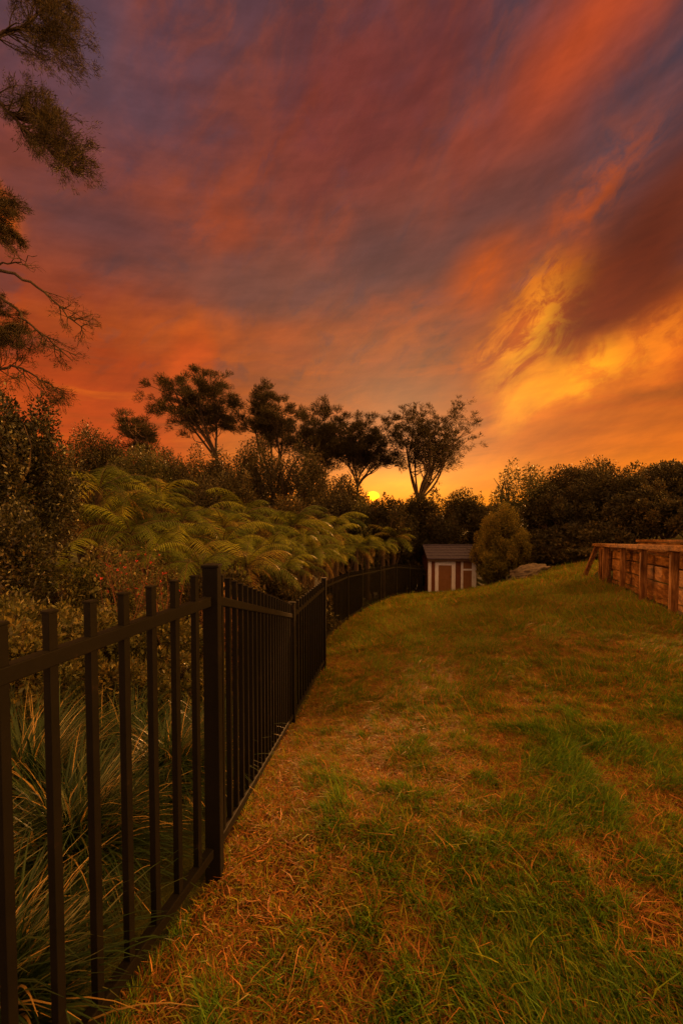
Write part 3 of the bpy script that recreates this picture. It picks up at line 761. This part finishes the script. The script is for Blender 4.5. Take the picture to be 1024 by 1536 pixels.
# understory behind fence
G6='shrubs growing behind the fence'
U=[(40,900,None,80,4.6,'leafy olive shrub behind the first pickets at the left picture edge','olive',7000,(.055,.03)),
(130,925,None,75,4.0,'olive brown shrub behind the near fence panel','olive',7000,(.05,.028)),
(240,930,None,70,4.4,'fine leaved shrub behind the fence left of the thick post','olive',7000,(.05,.026)),
(20,960,None,80,3.1,'dense brown green shrub low behind the leftmost pickets','olive',7000,(.045,.024)),
(170,1010,None,70,3.3,'low spreading shrub above the grassy tussocks','olive',7000,(.042,.022)),
(270,1000,None,60,3.9,'shaded shrub low behind the thick post','olive',6000,(.045,.024)),
(345,905,None,45,5.6,'shrub with pinkish dry leaves right of the thick fence post','rust',3500,(.06,.03)),
(385,950,None,60,6.2,'dark shrub behind the dipping fence panel','dark',6000,(.06,.03)),
(450,900,None,50,8.4,'dark shrub behind the second and third posts','dark',6000,(.08,.04)),
(498,885,None,35,14.0,'dark shrub behind the start of the fence curve','dark',6000,(.09,.05)),
(560,866,None,34,19.5,'dark shrub behind the middle of the fence curve','dark',6000,(.1,.05)),
(600,858,None,26,23.0,'dark shrub behind the fence next to the shed','dark',5000,(.1,.05)),
(621,846,None,20,21.6,'low dark shrub behind the last fence panel before the shed','dark',6000,(.09,.05)),
(160,850,None,70,6.2,'brown olive shrub between the ferns and the near fence panel','olive',8000,(.06,.03)),
(420,865,None,50,8.8,'dark shrub hidden under the low ferns','dark',6000,(.08,.04)),
(330,870,None,60,7.0,'shaded shrub under the front row of ferns','dark',6000,(.07,.035)),
]
for (px,yt,yb,rx,d,lab,mt,n,lf) in U:
    bush('garden_shrub',lab,'shrub',px,yt,yb,rx,d,M[mt],n=n,leaf=lf,ncl=24,group=G6,tint0=.55)
# red flowering shrub
def red_shrub():
    o = P(205,900,5.2); g=float(gz(o[0],o[1])); org=np.array([o[0],o[1],g]); root=empty('flowering_shrub',org)
    tag(root,'twiggy reddish shrub with small red flowers behind the near fence panel','shrub')
    tb=Tubes(4); pts=[]
    for i in range(34):
        a=rng.uniform(0,6.28); tp=np.array([math.cos(a)*rng.uniform(.1,.62),math.sin(a)*rng.uniform(.1,.5), (1.03-g)*rng.uniform(.72,1.0)])
        p=curve((rng.normal()*.05,rng.normal()*.05,-.05),tp,9,.05); tb.add(p,np.linspace(.010,.003,9))
        for j in range(5):
            k=rng.integers(4,9); q=curve(p[k],p[k]+unit(rdir(1)[0]+[0,0,.8])*rng.uniform(.1,.3),4,.08); tb.add(q,np.linspace(.003,.0012,4),3); pts+=[q[-1],q[2],q[1]]
    link('stems',tb.mesh('stems',noise_mat('red brown stems',[(.3,(.08,.03,.02)),(.7,(.16,.06,.035))],scale=8)),root)
    pts=np.array(pts); n=4200; i=rng.integers(0,len(pts),n); c=pts[i]+rng.normal(size=(n,3))*.03
    V,Q,T=leaf_arrays(c,unit(rdir(n)+[0,0,.4]),rng.uniform(.025,.05,n),rng.uniform(.010,.018,n),np.clip(rng.normal(.5,.3,n),0,1))
    link('leaves',fast_mesh('leaves',V,Q,M['olive'],T,n=4),root)
    hi=pts[pts[:,2]>np.quantile(pts[:,2],.55)]; cc=hi[rng.integers(0,len(hi),34)]
    for f in cc:
        n=8; V,Q,T=leaf_arrays(np.zeros((n,3)),rdir(n),rng.uniform(.015,.028,n),rng.uniform(.012,.02,n),rng.random(n))
        link('flower',fast_mesh('flower',V,Q,M['redfl'],T,n=4),root,f)
red_shrub()
# near leafy shrub / small tree at left edge
bush('leafy_shrub','big dark glossy leafed shrub filling the left picture edge','shrub',30,622,900,78,6.6,M['glossy'],n=26000,leaf=(.055,.032),ncl=40,tint0=.5,ry=70)
bush('leafy_shrub','lower glossy shrub at the left edge under the big one','shrub',-10,760,None,95,5.6,M['glossy'],n=14000,leaf=(.05,.03),ncl=28,tint0=.5,ry=60)
# tussocks
def tussock(x, y, L, nb, label, lean=0.0):
    g=float(gz(x,y)); root=empty('tussock',(x,y,g)); tag(root,label,'grass tussock','long leaved tussocks behind the near fence panel')
    n=nb; az=rng.uniform(0,6.28,n); az0=R(-20); 
    el=np.radians(rng.uniform(35,88,n)); l=L*rng.uniform(.6,1.15,n); w=rng.uniform(.003,.006,n)
    base=np.stack([rng.normal(size=n)*.05,rng.normal(size=n)*.05,np.zeros(n)-.02],1)
    m=8; t=np.linspace(0,1,m); V=np.zeros((n,m,2,3))
    cur=base.copy(); e=el.copy(); dd=rng.uniform(1.2,2.8,n)
    for j in range(m):
        d=np.stack([np.cos(e)*np.cos(az),np.cos(e)*np.sin(az),np.sin(e)],1)
        s=np.stack([-np.sin(az),np.cos(az),np.zeros(n)],1)
        ww=(w*(1-t[j]**2*.92))[:,None]
        V[:,j,0]=cur-s*ww; V[:,j,1]=cur+s*ww
        cur=cur+d*(l/m)[:,None]; e=e-dd/m*(.4+1.2*t[j])
    b=np.arange(n)[:,None,None]*m*2+np.arange(m-1)[None,:,None]*2
    Q=(b+np.array([0,1,3,2])[None,None]).reshape(-1,4)
    tint=np.clip(rng.normal(.35,.2,n)+(rng.random(n)<.16)*.6,0,1)
    link('blades',fast_mesh('blades',V.reshape(-1,3),Q,M['tuss'],np.repeat(tint,m*2),n=4),root)
TU=[(-1.15,1.75,.72,1500,'arching grass tussock nearest the camera behind the fence'),
(-1.62,2.15,.85,1700,'tall upright tussock behind the second and third pickets'),
(-1.02,2.45,.66,1300,'spreading tussock just left of the thick fence post'),
(-1.45,2.85,.75,1300,'tussock in the second row behind the middle pickets'),
(-2.15,2.7,.85,1500,'tall tussock in the second row at the left picture edge'),
(-1.0,3.15,.6,1100,'small tussock furthest back beside the thick fence post'),
(-1.45,1.3,.7,1300,'tussock at the bottom left corner of the picture'),
(-1.9,3.5,.7,1100,'shaded tussock deepest in the shrubs'),
(-1.02,1.15,.6,1000,'low tussock tight against the bottom rail of the near panel')]
for a in TU: tussock(*a)
# ------------------------------------------------------------------ overhanging tree at upper left
def overhang():
    tx, ty = -7.4, 6.9; g=float(gz(tx,ty)); org=np.array([tx,ty,g]); root=empty('overhanging_tree',org)
    tag(root,'tall fine leaved tree reaching in from beyond the upper left picture edge','tree')
    tb=Tubes(7); tr=curve((0,0,-.3),(-.4,.3,11.5),14,.02); tb.add(tr,np.linspace(.24,.06,14))
    link('trunk',tb.mesh('trunk',M['bark']),root)
    Wp=lambda px,py,d=6.6: P(px,py,d)-org
    leafC=[];leafD=[]
    def limb(name, path, r0, r1, spray, dense, spread, twig=.35, tsize=.5, lab=None):
        t=Tubes(5); tr_pt=tr[np.argmin(np.abs(tr[:,2]-(path[0][2]-.6)))]
        pts=[tr_pt]+path
        pts=np.array(pts); 
        # smooth resample
        s=np.linspace(0,len(pts)-1,26); xx=np.stack([np.interp(s,np.arange(len(pts)),pts[:,k]) for k in range(3)],1)
        for _ in range(3): xx[1:-1]=(xx[:-2]+xx[1:-1]*2+xx[2:])/4
        xx[1:-1]+=rng.normal(size=(24,3))*.015
        t.add(xx,np.linspace(r0,r1,26))
        end=xx[-1]; tips=[]
        for (c,rad,nt) in spray:
            for j in range(nt):
                v=rdir(1)[0]; tgt=c+v*rad*rng.uniform(.5,1)
                k=np.argmin(np.linalg.norm(xx-tgt,axis=1)+xx[:,0]*.35*0); k=max(1,k-rng.integers(0,5))
                q=curve(xx[k],tgt,6,.07,sag=-.05); t.add(q,np.linspace(r1*1.6,.003,6),4)
                for m in range(5):
                    kk=rng.integers(2,6); w=curve(q[kk],q[kk]+unit(unit(tgt-xx[k])+rdir(1)[0]*.75)*rng.uniform(.12,twig),4,.1); t.add(w,[.003,.0025,.002,.0015],3)
                    tips+=[(w[-1],w[-1]-w[0]),(w[2],w[-1]-w[0])]
                tips.append((tgt,tgt-xx[k]))
        br=link(name,t.mesh(name,M['bark']),root)
        if dense:
            TP=np.array([a for a,_ in tips]); TD=unit(np.array([b for _,b in tips])); n=dense
            i=rng.integers(0,len(TP),n); dd=unit(TD[i]*.8+rdir(n)*.7)
            c=TP[i]+rng.normal(size=(n,3))*spread*.45-TD[i]*spread*rng.random((n,1))
            V,Q,T=leaf_arrays(c,dd,rng.uniform(.04,.09,n),rng.uniform(.005,.009,n),np.clip(rng.normal(.55,.25,n),0,1))
            link('foliage',fast_mesh('foliage',V,Q,M['kan'],T,n=4),br)
    E=lambda rx,ry: np.array([rx/F*6.6,.45,ry/F*6.6])
    limb('branch',[Wp(-90,110),Wp(0,84),Wp(45,75),Wp(90,40),Wp(110,10)],.05,.008,[(Wp(85,30),E(52,45),22),(Wp(100,90),E(42,40),16),(Wp(115,70),E(28,55),14),(Wp(60,5),E(35,30),9)],17000,.075)
    limb('branch',[Wp(-80,90),Wp(0,158),Wp(35,195),Wp(85,240),Wp(125,270)],.045,.008,[(Wp(55,185),E(42,40),16),(Wp(95,225),E(46,42),24),(Wp(125,250),E(22,32),12)],17000,.075)
    limb('branch',[Wp(-100,420),Wp(-40,360),Wp(-5,340),Wp(5,310)],.045,.008,[(Wp(2,335),E(27,50),18),(Wp(-30,330),E(40,60),10)],20000,.06)
    limb('branch',[Wp(-100,420),Wp(0,412),Wp(25,415),Wp(75,442),Wp(100,470),Wp(135,500)],.04,.006,[(Wp(125,490),E(20,24),9),(Wp(100,470),E(30,26),5)],500,.05,.22)
    limb('branch',[Wp(-80,440),Wp(0,404),Wp(30,402),Wp(66,392)],.03,.004,[(Wp(40,395),E(26,22),7)],0,.05,.2)
    limb('branch',[Wp(-80,460),Wp(0,444),Wp(30,465),Wp(52,493),Wp(85,515),Wp(115,545)],.035,.006,[(Wp(88,525),E(28,22),9),(Wp(45,520),E(20,18),8)],1500,.05,.22)
    limb('branch',[Wp(-80,600),Wp(0,556),Wp(30,550),Wp(65,572),Wp(100,590)],.035,.006,[(Wp(92,588),E(20,16),8),(Wp(45,590),E(30,24),9),(Wp(30,525),E(24,14),6)],2200,.05,.22)
    limb('branch',[Wp(-80,560),Wp(-30,500),Wp(-5,480)],.035,.008,[(Wp(-5,485),E(20,34),9)],9000,.06)
overhang()
# ------------------------------------------------------------------ sky
SUN_AZ = R(8); SUN_EL = R(9)
def build_world():
    w = bpy.data.worlds.new('World'); sc.world = w; w.use_nodes = True; nt = w.node_tree; nt.nodes.clear(); L = nt.links.new
    tc = N(nt,'ShaderNodeTexCoord'); sp = N(nt,'ShaderNodeSeparateXYZ'); L(tc.outputs['Generated'], sp.inputs[0])
    def mth(op, a, b=None, c=None, clamp=False):
        n = N(nt,'ShaderNodeMath',_operation=op); n.use_clamp = clamp
        for i,v in enumerate((a,b,c)):
            if v is None: continue
            if isinstance(v,(int,float)): n.inputs[i].default_value = v
            else: L(v, n.inputs[i])
        return n.outputs[0]
    az = mth('ARCTAN2', sp.outputs[0], sp.outputs[1]); el = mth('ARCSINE', sp.outputs[2])
    cb = N(nt,'ShaderNodeCombineXYZ'); L(az, cb.inputs[0]); L(el, cb.inputs[1])
    def AE(px,py):
        a = math.atan((px-512)/F); return a, math.atan((HZ-py)/F*math.cos(a))
    def mapping(vec, loc, rot, scl, typ='TEXTURE'):
        m = N(nt,'ShaderNodeMapping'); m.vector_type = typ; L(vec, m.inputs[0])
        m.inputs['Location'].default_value = loc; m.inputs['Rotation'].default_value = rot; m.inputs['Scale'].default_value = scl
        return m.outputs[0]
    def noise(vec, scale, detail=6, rough=.55, dist=0, col=False):
        n = N(nt,'ShaderNodeTexNoise',Scale=scale,Detail=detail,Roughness=rough,Distortion=dist); L(vec, n.inputs['Vector']); return n.outputs[1 if col else 0]
    # warp the sky coordinates so that cloud edges are ragged
    wn = noise(cb.outputs[0], 3.0, 2, .45, 0, True)
    sub = N(nt,'ShaderNodeVectorMath',_operation='SUBTRACT'); L(wn, sub.inputs[0]); sub.inputs[1].default_value=(.5,.5,.5)
    scl = N(nt,'ShaderNodeVectorMath',_operation='MULTIPLY'); L(sub.outputs[0], scl.inputs[0]); scl.inputs[1].default_value=(.17,.13,0)
    wn2 = noise(cb.outputs[0], 12, 4, .55, 0, True)
    sub2 = N(nt,'ShaderNodeVectorMath',_operation='SUBTRACT'); L(wn2, sub2.inputs[0]); sub2.inputs[1].default_value=(.5,.5,.5)
    scl2 = N(nt,'ShaderNodeVectorMath',_operation='MULTIPLY'); L(sub2.outputs[0], scl2.inputs[0]); scl2.inputs[1].default_value=(.075,.055,0)
    ad = N(nt,'ShaderNodeVectorMath',_operation='ADD'); L(cb.outputs[0], ad.inputs[0]); L(scl.outputs[0], ad.inputs[1])
    ad2 = N(nt,'ShaderNodeVectorMath',_operation='ADD'); L(ad.outputs[0], ad2.inputs[0]); L(scl2.outputs[0], ad2.inputs[1])
    soft = ad.outputs[0]; rag = ad2.outputs[0]
    def blob(px,py,rx,ry,ang,vec, inner=.0):
        a,e = AE(px,py); k = math.cos(a)/F*.96
        v = mapping(vec,(a,e,0),(0,0,R(ang)),(rx*k,ry*k,1))
        ln = N(nt,'ShaderNodeVectorMath',_operation='LENGTH'); L(v, ln.inputs[0])
        mr = N(nt,'ShaderNodeMapRange',_interpolation_type='SMOOTHSTEP'); L(ln.outputs['Value'], mr.inputs[0])
        mr.inputs[1].default_value=1.0; mr.inputs[2].default_value=inner; mr.inputs[3].default_value=0; mr.inputs[4].default_value=1
        return mr.outputs[0]
    # base colour by height, left and right
    eln = mth('DIVIDE', el, R(52), clamp=True)
    def E(py): return math.atan((HZ-py)/F)/R(52)
    centre = ramp(nt,[(0,lin((236,132,28))),(E(735),lin((226,122,28))),(E(660),lin((190,98,38))),(E(560),lin((160,84,52))),(E(430),lin((138,78,64))),(E(250),lin((124,66,60))),(E(0)*.98,lin((96,64,70)))], eln)
    left = ramp(nt,[(0,lin((200,70,10))),(E(650),lin((186,70,16))),(E(560),lin((165,66,32))),(E(450),lin((140,70,54))),(E(250),lin((118,66,70))),(E(0)*.98,lin((100,70,84)))], eln)
    right = ramp(nt,[(0,lin((240,136,24))),(E(700),lin((214,110,24))),(E(620),lin((205,108,34))),(E(540),lin((165,85,45))),(E(430),lin((140,74,55))),(E(250),lin((92,66,78))),(E(0)*.98,lin((84,64,74)))], eln)
    def mix(a, b, f):
        m = N(nt,'ShaderNodeMix',_data_type='RGBA'); m.clamp_factor=True
        L(a, m.inputs[6]); 
        if isinstance(b,(tuple,list)): m.inputs[7].default_value=(*b[:3],1)
        else: L(b, m.inputs[7])
        L(f, m.inputs[0]); return m.outputs[2]
    def mrange(v,a,b,c=0,d=1,smooth=True):
        m = N(nt,'ShaderNodeMapRange'); 
        if smooth: m.interpolation_type='SMOOTHSTEP'
        L(v,m.inputs[0]); m.inputs[1].default_value=a;m.inputs[2].default_value=b;m.inputs[3].default_value=c;m.inputs[4].default_value=d; return m.outputs[0]
    sv = N(nt,'ShaderNodeSeparateXYZ'); L(soft, sv.inputs[0])
    c = mix(centre.outputs[0], left.outputs[0], mrange(sv.outputs[0], R(-8), R(-30)))
    c = mix(c, right.outputs[0], mrange(sv.outputs[0], R(8), R(26)))
    # streaky diagonal cloud texture for the upper sky, flat streaks near the horizon
    diag = noise(mapping(soft,(0,0,0),(0,0,R(36)),(1.0,.34,1),'TEXTURE'), 3.0, 7, .58)
    diag2 = noise(mapping(rag,(.7,.3,0),(0,0,R(30)),(.8,.4,1),'TEXTURE'), 6.0, 7, .6)
    flat = noise(mapping(soft,(0,0,0),(0,0,R(4)),(1.3,.16,1),'TEXTURE'), 3.2, 7, .6)
    up = mrange(el, R(9), R(22)); dn = mrange(el, R(24), R(12))
    def mul(*a):
        r = a[0]
        for b in a[1:]: r = mth('MULTIPLY', r, b)
        return r
    c = mix(c, lin((158,76,50)), mul(mrange(diag,.52,.72), up, mrange(diag2,.3,.6), mth('ADD',1.0,0.0)))
    c = mix(c, lin((96,62,66)), mul(mrange(diag,.48,.30), up, mrange(diag2,.7,.4), mth('ADD',.8,0.0)))
    c = mix(c, lin((208,102,40)), mul(mrange(flat,.52,.66), dn, mth('ADD',.85,0.0)))
    c = mix(c, lin((136,74,58)), mul(mrange(flat,.48,.34), dn, mrange(el,R(3),R(12)), mth('ADD',.7,0.0)))
    # individual clouds: px, py, rx, ry, angle, colour, strength, vec, noise
    tex = mrange(diag2,.34,.62); texs = mrange(diag2,.25,.6,.45,1)
    fine = noise(mapping(soft,(.2,.9,0),(0,0,R(38)),(.75,.42,1),'TEXTURE'), 9.0, 9, .66, .6); finem = mrange(fine,.38,.58,0,1); puff = noise(mapping(soft,(.6,.1,0),(0,0,R(30)),(.8,.5,1),'TEXTURE'), 7.0, 8, .6, .4); puffm = mrange(puff,.42,.62)
    c = mix(c, lin((160,78,54)), mul(puffm, up, mth('ADD',.38,0.0)))
    c = mix(c, lin((104,68,76)), mul(mrange(puff,.46,.34), up, mth('ADD',.5,0.0)))
    for (px,py,rx,ry,an,colr,st,vec,tx) in (
        (140,80,230,160,0,(102,74,86),.92,soft,None),
        (520,200,260,150,25,(128,58,52),.8,soft,texs),
        (640,110,200,90,30,(120,54,48),.6,soft,None),
        (860,75,350,95,36,(184,80,48),1.0,soft,None),
        (700,230,150,60,40,(150,68,50),.6,soft,tex),
        (975,190,200,110,40,(82,66,80),.95,soft,None),
        (720,330,290,85,28,(102,62,60),.85,soft,None),
        (570,390,150,80,10,(106,66,66),.85,soft,None),
        (330,345,130,75,10,(164,76,48),.75,rag,tex),
        (505,350,60,40,20,(160,76,50),.7,rag,tex),
        (150,355,190,75,-5,(108,66,68),.9,soft,None),
        (370,440,230,66,5,(126,76,68),.95,soft,None),
        (880,300,190,62,36,(184,86,46),.95,rag,tex),
        (705,420,82,64,25,(206,92,24),.9,soft,texs),
        (600,480,120,50,12,(176,84,46),.7,rag,tex),
        (805,512,160,105,40,(214,100,14),.95,rag,texs),
        (790,500,130,85,45,(255,146,12),1.0,rag,finem),
        (810,520,120,70,45,(255,170,26),.9,rag,finem),
        (990,520,120,150,30,(214,98,20),.9,rag,texs),
        (955,385,310,130,43,(104,40,16),1.0,soft,None),
        (890,475,135,80,43,(124,48,12),.95,soft,None),
        (870,570,190,60,22,(240,128,14),.95,rag,None),
        (850,578,150,42,22,(255,172,26),1.0,rag,finem),
        (815,588,90,34,14,(255,156,20),.9,rag,texs),
        (975,515,130,60,34,(246,134,16),.95,rag,finem),
        (985,590,110,36,12,(132,72,46),.75,rag,texs),
        (300,510,330,40,3,(190,92,40),.7,rag,texs),
        (290,545,50,50,60,(214,88,20),.8,rag,None),
        (590,520,180,40,4,(184,94,48),.7,rag,tex),
        (640,590,190,40,0,(132,76,62),.65,soft,texs),
        (30,354,36,40,20,(230,108,26),.9,rag,texs),
        (12,325,26,40,0,(226,100,24),.8,rag,texs),
        (60,620,300,110,0,(192,80,12),.7,soft,None),
        (740,705,160,50,0,(232,132,30),.7,soft,None),
        (930,640,250,38,3,(186,94,26),.8,soft,None),
        (930,700,230,30,0,(222,120,24),.7,soft,None),
    ):
        m = blob(px,py,rx,ry,an,vec); m = mth('MULTIPLY', m, st)
        if tx is not None: m = mth('MULTIPLY', m, tx)
        c = mix(c, lin(colr), m)
    # glow round the sun
    c = mix(c, lin((255,150,30)), mth('MULTIPLY', blob(600,742,230,75,0,soft), .8))
    c = mix(c, [1.5,.38,.03], blob(560,742,85,42,0,cb.outputs[0]))
    c = mix(c, [14.0,3.6,.4], blob(559,744,12,9,0,cb.outputs[0],.4))
    c = mix(c, [1.3,.40,.03], mth('MULTIPLY', blob(585,735,120,36,0,soft), .8))
    # the unseen sky beside and behind the camera, brightened to light the foreground
    gm = N(nt,'ShaderNodeGamma',Gamma=1.10); L(c, gm.inputs[0]); c = gm.outputs[0]
    tintr = ramp(nt,[(0,(1.10,1.08,.25)),(.25,(1.06,1.02,.42)),(.5,(.98,.99,.80)),(1,(.94,.99,.98))], eln)
    fs = noise(mapping(cb.outputs[0],(.1,.2,0),(0,0,R(32)),(1.1,.4,1),'TEXTURE'), 9.0, 8, .6); fs2 = noise(mapping(cb.outputs[0],(.5,.2,0),(0,0,R(6)),(1.0,.2,1),'TEXTURE'), 7.0, 7, .6)
    br = mul(mrange(fs,.3,.7,.91,1.09), mrange(fs2,.3,.7,.90,1.10))
    vs = N(nt,'ShaderNodeVectorMath',_operation='MULTIPLY'); L(c, vs.inputs[0]); L(tintr.outputs[0], vs.inputs[1])
    vs2 = N(nt,'ShaderNodeVectorMath',_operation='SCALE'); L(vs.outputs[0], vs2.inputs[0]); L(br, vs2.inputs['Scale']); c = vs2.outputs[0]
    hs = N(nt,'ShaderNodeHueSaturation',Saturation=1.02,Value=1.04); L(c, hs.inputs['Color']); c = hs.outputs[0]
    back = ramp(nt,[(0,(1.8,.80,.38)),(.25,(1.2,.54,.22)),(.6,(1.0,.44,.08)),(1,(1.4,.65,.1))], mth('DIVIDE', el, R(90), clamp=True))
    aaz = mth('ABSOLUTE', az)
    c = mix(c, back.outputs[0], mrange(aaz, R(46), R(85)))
    zen = mrange(el, R(54), R(66)); c = mix(c, [1.8,.82,.19], zen)  # overhead sky brightened above the frame to top-light grass and ferns
    # strong out-of-view glow added to the sky at right, lights right-facing sides
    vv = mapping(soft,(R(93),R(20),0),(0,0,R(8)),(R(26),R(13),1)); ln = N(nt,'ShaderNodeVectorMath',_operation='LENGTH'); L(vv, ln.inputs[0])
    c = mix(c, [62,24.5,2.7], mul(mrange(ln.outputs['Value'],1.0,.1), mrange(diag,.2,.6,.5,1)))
    # weaker glow added low on the left beyond the frame, lights the wall
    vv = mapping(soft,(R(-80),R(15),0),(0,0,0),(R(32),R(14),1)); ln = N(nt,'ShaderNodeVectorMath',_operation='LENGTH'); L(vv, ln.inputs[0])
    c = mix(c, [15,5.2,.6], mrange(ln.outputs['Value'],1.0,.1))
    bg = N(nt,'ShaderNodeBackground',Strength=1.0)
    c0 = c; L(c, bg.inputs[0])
    sky = N(nt,'ShaderNodeTexSky',_sky_type='NISHITA'); sky.sun_disc=False; sky.sun_elevation=SUN_EL; sky.sun_rotation=SUN_AZ; sky.dust_density=4; sky.ozone_density=1
    bg2 = N(nt,'ShaderNodeBackground',Strength=.003); L(sky.outputs[0], bg2.inputs[0])
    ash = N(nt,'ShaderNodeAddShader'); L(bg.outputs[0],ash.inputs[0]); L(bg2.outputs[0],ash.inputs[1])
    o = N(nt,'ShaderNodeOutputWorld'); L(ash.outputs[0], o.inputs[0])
    w.cycles.sampling_method='MANUAL'; w.cycles.sample_map_resolution=512
build_world()
sd = bpy.data.lights.new('sun','SUN'); sd.energy=4.0; sd.angle=R(.6); sd.color=(1,.40,.10)
so = bpy.data.objects.new('sun', sd); col.objects.link(so)
from mathutils import Vector
dv = Vector((math.sin(SUN_AZ)*math.cos(SUN_EL), math.cos(SUN_AZ)*math.cos(SUN_EL), math.sin(SUN_EL)))
so.rotation_euler = dv.to_track_quat('Z','Y').to_euler()
# ------------------------------------------------------------------ camera
cd = bpy.data.cameras.new('camera'); cam = bpy.data.objects.new('camera', cd); col.objects.link(cam); sc.camera = cam
cd.sensor_fit='VERTICAL'; cd.sensor_height=36; cd.sensor_width=24; cd.lens=F/1536*36
PITCH=2.0
cam.location=(0,0,EYE); cam.rotation_euler=(R(90-PITCH),0,0); cd.shift_y=(F*math.tan(R(PITCH))+2)/1536
cd.clip_start=.05; cd.clip_end=1000
sc.view_settings.view_transform='Standard'; sc.view_settings.look='None'; sc.view_settings.exposure=0; sc.view_settings.gamma=1
sc.cycles.max_bounces=6; sc.cycles.transparent_max_bounces=4
sc.cycles.use_denoising=True; sc.cycles.sample_clamp_direct=6; sc.cycles.sample_clamp_indirect=3
